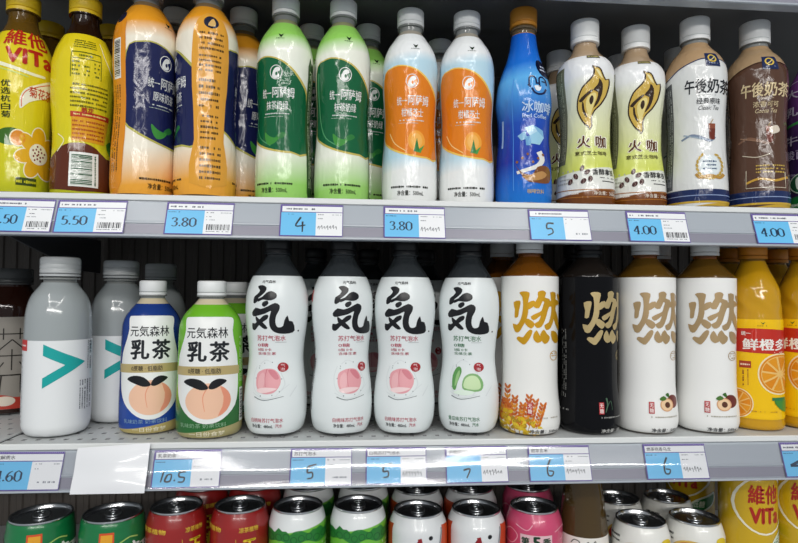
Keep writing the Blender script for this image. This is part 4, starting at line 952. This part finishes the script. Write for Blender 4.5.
# ------------------------------------------------------------------ bottom shelf: cans and bottle
M_ALU = mat('can_aluminium', '#e2e4e6', 0.3, metal=1.0)
M_ALUD = mat('can_lid', '#d2d4d6', 0.24, metal=1.0)
def can(root, kind):
    spec = {  # body radius, height, lid radius, colours bottom to neck
        'green': (33, 127, 29.5, [(0, '#0f6a3c'), (118, '#12743f')]), 'red': (31.6, 131, 26.5, [(0, '#8e1c1c'), (118, '#96201e')]),
        'melon': (31.6, 129, 26.5, [(0, '#6db83a'), (88, '#6db83a'), (110, '#6db83a'), (111, '#e4e8e8'), (128, '#e4e8e8')]),
        'silver': (33, 123, 26.5, [(0, '#d9dcdd'), (118, '#dde0e1')]), 'pink': (31.8, 124.5, 26.0, [(0, '#c23a60'), (118, '#cb4a70')]),
        'lemon': (31.8, 108, 26.5, [(0, '#e2e2da'), (98, '#e4e4de')])}[kind]
    R, H, rl, rp = spec
    f = pchip([(0, rl-2), (6, R-1), (9, R), (H-17.5, R), (H-14.5, R-.7), (H-5, rl+1.7), (H-2.6, rl+.5)])
    lathe('body', [(.4, 3), (rl-6, 3), (rl-4, 0), (rl-2.6, 0)]+rings(f, .5, H-2.6, 3), mat('can_paint_'+kind, rp[0][1], 0.28, coat=.5, ramp=rp), root, close=False)
    lid = lathe('lid', [(rl+.3, H-2.7), (rl+.9, H-1.4), (rl+.7, H-.3), (rl, H), (rl-1.1, H-.4), (rl-1.8, H-1.4), (rl-2.6, H-4.6), (rl-3.6, H-5.2), (rl-4.8, H-3.7), (rl*.3, H-3.4), (.4, H-3.4)], M_ALUD, root, close=False, seg=56)
    # pull tab and mouth on the lid
    V = []; F = []; n = 20
    for zz in (H-2.6, H-1.6):
        for k in range(n):
            a = 2*math.pi*k/n; V.append((8.2*math.cos(a)*(1-.12*math.sin(a)), 3+12*math.sin(a), zz))
    for zz in (H-2.6, H-1.6):
        for k in range(n):
            a = 2*math.pi*k/n; V.append((4.6*math.cos(a), 7.5+5*math.sin(a), zz))
    for k in range(n):
        j = (k+1) % n
        F += [(k, j, n+j, n+k), (n+k, n+j, 3*n+j, 3*n+k), (3*n+k, 3*n+j, 2*n+j, 2*n+k), (2*n+k, 2*n+j, j, k)]
    link('pull_tab', mesh('pull_tab', V, F, M_ALU, smooth=True, sharp=30), lid)
    lathe('rivet', [(2.8, H-3.6), (2.8, H-1.2), (1.8, H-.8), (.3, H-.8)], M_ALU, lid, seg=20, close=False)
    p = Print(0, 0, 1, -1, R, f)
    K = ink('#17181c')
    def T(t, x, z, w, h, m, b=.02, l=2): p.text(t, x-w/2, z+h/2, x+w/2, z-h/2, m, l, b)
    if kind == 'green':
        p.rect(-15, 116, -1, 88, ink('#d2502a'), 1); p.rect(-13.4, 114, -2.6, 106, ink('#e0a02c'), 2); p.rect(-12, 103, -4, 95, ink('#e8d8b0'), 2); p.build('badge', root)
        T('统', 14, 93, 20, 20, ink('#e6eee6'), .03); T('一', 34, 95, 14, 5, ink('#e6eee6'), .03); p.fine(-26, 106, -15, 84, 3, ink('#c8d8b4'), 2, .8); p.stroke([(4, 104), (14, 108), (22, 106)], 1.4, ink('#a8c86a'), 2); p.stroke([(24, 97), (34, 99), (42, 103)], 1.0, ink('#dfe8d8'), 2)
        p.poly([(-44, 104), (-38, 108), (-36, 90), (-42, 84)], ink('#c8a02c'), 2); p.build('lettering', root)
    elif kind == 'red':
        for a in (-30, 8, 44): T('凉茶植物', a, 113, 20, 5.5, ink('#d8b23c'), .03)
        T('王', 9, 95, 15, 16, ink('#dfc22c'), .05); T('老', 9, 76, 15, 16, ink('#dfc22c'), .05); T('吉', 9, 57, 15, 16, ink('#dfc22c'), .05)
        p.stroke([(-5, 104), (-5, 40)], .6, ink('#c9a23c'), 2, smooth=0); p.build('lettering', root)
    elif kind == 'melon':
        pts = [(-100+i*4, 110+2.0*math.sin(i*1.3)+1.6*math.sin(i*2.9)) for i in range(51)]
        p.poly(pts+[(100-i*4, 98+2.4*math.sin(i*.9)) for i in range(51)], ink('#2a7a34'), 1)
        for i in range(24): p.ring(-92+i*8, 103+1.6*math.sin(i*2.1), 3.2, 3.4, .7, ink('#17552a'), 2)
        p.build('hedge_band', root)
        p.poly([(-20, 86), (-10, 92), (6, 92), (18, 85), (14, 78), (-12, 79)], ink('#1f6a2c'), 2, 3); p.ell(-2, 70, 16, 10, ink('#8ccf4a'), 2); p.fine(26, 96, 40, 70, 5, ink('#b8d8a0'), 2, .8); p.build('lettering', root)
    elif kind == 'silver':
        p.poly([(27, 112), (36, 110), (66, 110), (66, 0), (26, 0), (23, 60), (25, 92)], ink('#c2481f'), 1); p.poly([(-28, 112), (-36, 110), (-66, 110), (-66, 0), (-30, 0), (-27, 60), (-28, 92)], ink('#b8441f'), 1); p.stroke([(26, 110), (23.6, 90), (21.6, 60)], 1.4, ink('#8a8f94'), 2); p.build('side_panel', root)
        R_ = ink('#8c1c24')
        for q in ([(-8, 90), (-2, 94), (2, 100)], [(2, 102), (4, 88), (-4, 68)], [(8, 96), (6, 84), (14, 78), (22, 66)], [(-12, 82), (-6, 80)], [(-2, 88), (10, 92), (14, 88)]): p.stroke(q, 4.4, R_, 2, 2.4)
        p.ell(14, 102, 2.2, 2.4, K, 2, 12); p.build('lettering', root)
    elif kind == 'pink':
        p.rect(-15, 101.5, 19, 87.5, ink('#dfb9bf'), 1); T('第', -9.5, 94.4, 9, 9, ink('#173a24'), .05); T('5', 2.6, 94.6, 9, 12, ink('#173a24'), .06); T('季', 13.4, 94.4, 9, 9, ink('#173a24'), .05); T('水蜜桃', 1, 79, 32, 12, ink('#3c1420'), .03); p.build('lettering', root)
        for q in ([(-34, 94), (-26, 104), (-18, 98), (-24, 88), (-32, 90)], [(22, 104), (32, 108), (36, 98), (28, 94)], [(-30, 78), (-22, 72), (-16, 80)], [(24, 84), (32, 80), (38, 88)], [(-20, 110), (-8, 106), (-2, 112)]): p.stroke(q, 1.0, ink('#e8a4b4'), 1)
        p.build('line_pattern', root)
    elif kind == 'lemon':
        p.ell(-2, 75, 22, 15, ink('#d9b65a'), 1, 32); p.ell(-2, 74, 20.4, 13.8, ink('#b5261e'), 2, 32); T('柠檬茶', -2, 74, 30, 12, ink('#f1e2cc'), .03, 3); p.build('red_oval', root)
        p.poly([(22, 92), (29, 93), (32, 84), (28, 78), (22, 82)], ink('#d8be2c'), 1, 3); p.poly([(-78, 90), (-70, 88), (-70, 74), (-80, 76)], ink('#d8be2c'), 1, 3); p.fine(-32, 95, -22, 84, 2, K, 2, .9); p.build('lemon_picture', root)

def vita_can(root):
    R, H = 30.5, 168
    f = pchip([(0, 24), (4, 29.4), (8, R), (H-14, R), (H-8, R-1.6), (H-3, 26)])
    lathe('body', [(.4, 3), (20, 3), (22, 0)]+rings(f, .5, H-3, 3), mat('can_paint_vita', '#c9a414', 0.25, coat=.5), root, close=False)
    lid = lathe('lid', [(25.6, H-3), (26.4, H-1.6), (26, H), (25, H-.3), (24, H-4), (.4, H-3.6)], M_ALUD, root, close=False, seg=56)
    lathe('rivet', [(2.6, H-3.6), (2.6, H-2), (.3, H-1.8)], M_ALU, lid, seg=16, close=False)
    p = Print(0, 0, 1, -1, R, f)
    p.ring(3, 131, 29, 33, 2.0, ink('#e9e4cc'), 1); p.build('white_ring', root)
    R_ = ink('#a8281a')
    p.text('維他', -15, 153, 19, 131, R_, 2, .035); p.text('VITa', -14, 128, 20, 109, R_, 2, .06); p.vtext('柠檬茶', -12, 84, -4, 56, R_, 2, .02); p.build('brand_lettering', root)
    p.poly([(8, 80), (14, 92), (26, 100), (36, 104), (36, 92), (28, 82), (18, 76)], ink('#e6ecd8'), 1, 3); p.poly([(10, 81), (16, 91), (27, 98), (35, 101), (34, 92), (27, 84), (18, 78)], ink('#1f7a3c'), 2, 3); p.text('低糖', 14, 94, 26, 85, ink('#e6f0e0'), 3, .02, .2); p.build('leaf_badge', root)
    p.fine(-44, 150, -34, 40, 2, ink('#7a6a12'), 1, .8, True); p.build('fine_print', root)

def glass_bottle(root):
    f = pchip([(0, 25), (3, 27.6), (8, 28), (70, 28), (90, 27.4), (112, 25.4), (140, 22), (165, 17), (182, 13.6), (190, 13)])
    lathe('body', [(24, 0)]+rings(f, .5, 190, 3), mat('amber_glass', '#66502a', 0.06, trans=.5, ior=1.4, coat=.4), root)
    cap(root, 186, 199, 15, mat('brown_cap', '#4a3220', .4))
    lab = lathe('label', rings(f, 18, 93, 3, .3), mat('bottle_paper', '#e4e1da', 0.4), root, close=False)
    p = Print(0, 0, 1, -1, 30, lambda z: f(z)+.3)
    for q in ([(-14, 86), (-10, 90), (-4, 88), (-8, 82), (-15, 80)], [(2, 82), (6, 89), (10, 82), (14, 90), (16, 80)], [(-18, 72), (0, 76), (18, 72)]): p.stroke(q, .9, ink('#2c2620'), 2)
    p.fine(-16, 60, 16, 40, 4, ink('#5a5248'), 2, .8); p.build('script_lettering', lab)

GC = 'drink cans on the bottom shelf'
def Cn(x, y, rot, lb, d, *a, n='drink_can', cat='can', g=GC): return place(d, n, x, y, ZB, rot, lb, cat, g, *a)
Cn(-381, 36, facing(-381)+4, 'green tea can at the left end of the can row', can, 'green')
Cn(-306.4, 36, facing(-306)+4, 'green tea can next to the red cans', can, 'green')
Cn(-241.1, 42, facing(-241)+20, 'red herbal tea can next to the green cans', can, 'red')
Cn(-172.4, 42, facing(-172)+2, 'red herbal tea can next to the white and green melon cans', can, 'red')
Cn(-108.7, 42, facing(-108), 'white topped green can next to the red can', can, 'melon')
Cn(-40.9, 42, facing(-40), 'white topped green can next to the silver can', can, 'melon')
Cn(26.4, 38, facing(26), 'silver white can with red sides next to the green can', can, 'silver')
Cn(93.1, 38, facing(93)+2, 'silver white can with red sides next to the pink can', can, 'silver')
Cn(160.6, 38, facing(161)+1, 'pink can with number 5 in a pale box', can, 'pink')
Cn(286.3, 35, facing(286), 'white lemon tea can next to the amber bottle', can, 'lemon')
Cn(352.4, 36, facing(344), 'white lemon tea can nearest to the yellow cans', can, 'lemon')
Cn(33, 110, facing(26)+70, 'silver and red can in the second row behind the left silver can', can, 'silver')
Cn(101, 108, facing(100)+60, 'silver and red can in the second row behind the right silver can', can, 'silver')
Cn(175, 108, facing(177), 'pink can in the second row behind the front pink can', can, 'pink')
Cn(290, 104, facing(287)+30, 'lemon tea can in the second row behind the left lemon can', can, 'lemon')
Cn(358, 106, facing(347)+30, 'lemon tea can in the second row behind the right lemon can', can, 'lemon')
Cn(-102, 112, facing(-103), 'green can in the second row behind the left melon can', can, 'melon')
Cn(-34, 112, facing(-34), 'green can in the second row behind the right melon can', can, 'melon')
Cn(-232, 112, facing(-232), 'red can in the second row behind the left red can', can, 'red')
Cn(-168, 112, facing(-164), 'red can in the second row behind the right red can', can, 'red')
Cn(221.5, 44, facing(225), 'amber glass bottle with cream label between the pink and lemon cans', glass_bottle, n='glass_bottle', cat='bottle', g=None)
Cn(416.5, 34, facing(416)+30, 'tall yellow tea can with red lettering next to the lemon can', vita_can)
Cn(480.5, 34, facing(480)+16, 'tall yellow tea can cut by the right edge of the picture', vita_can)
Cn(416, 150, facing(400)-20, 'tall yellow tea can in the second row, dim behind the lemon cans', vita_can)

# sizes that differ a little between batches of the same bottle
for o in [o for o in C.objects if o.parent is None and o.get('category') == 'bottle']:
    lb = o['label']
    if 'navy' in lb and 'milk tea' in lb or 'orange ingredients' in lb: o.scale = (1.06, 1.06, 1.05)
    elif 'soda bottle' in lb or 'barley tea' in lb or 'peach tea' in lb or 'black tea' in lb or 'orange juice' in lb: o.scale = (1, 1, .986)
    elif lb.startswith('orange and white tea'): o.scale = (1, 1, .967)
    elif 'white milk tea bottle with beige' in lb or lb.startswith('brown milk tea'): o.scale = (1, 1, 1.015)
    elif lb.startswith('flame emblem'): o.scale = (1, 1, 1.025)
    elif lb.startswith('blue milk tea'): o.scale = (0.97, 0.97, 1.0)
    elif lb.startswith('green milk tea bottle with white cap'): o.scale = (1.04, 1.04, 1.0)
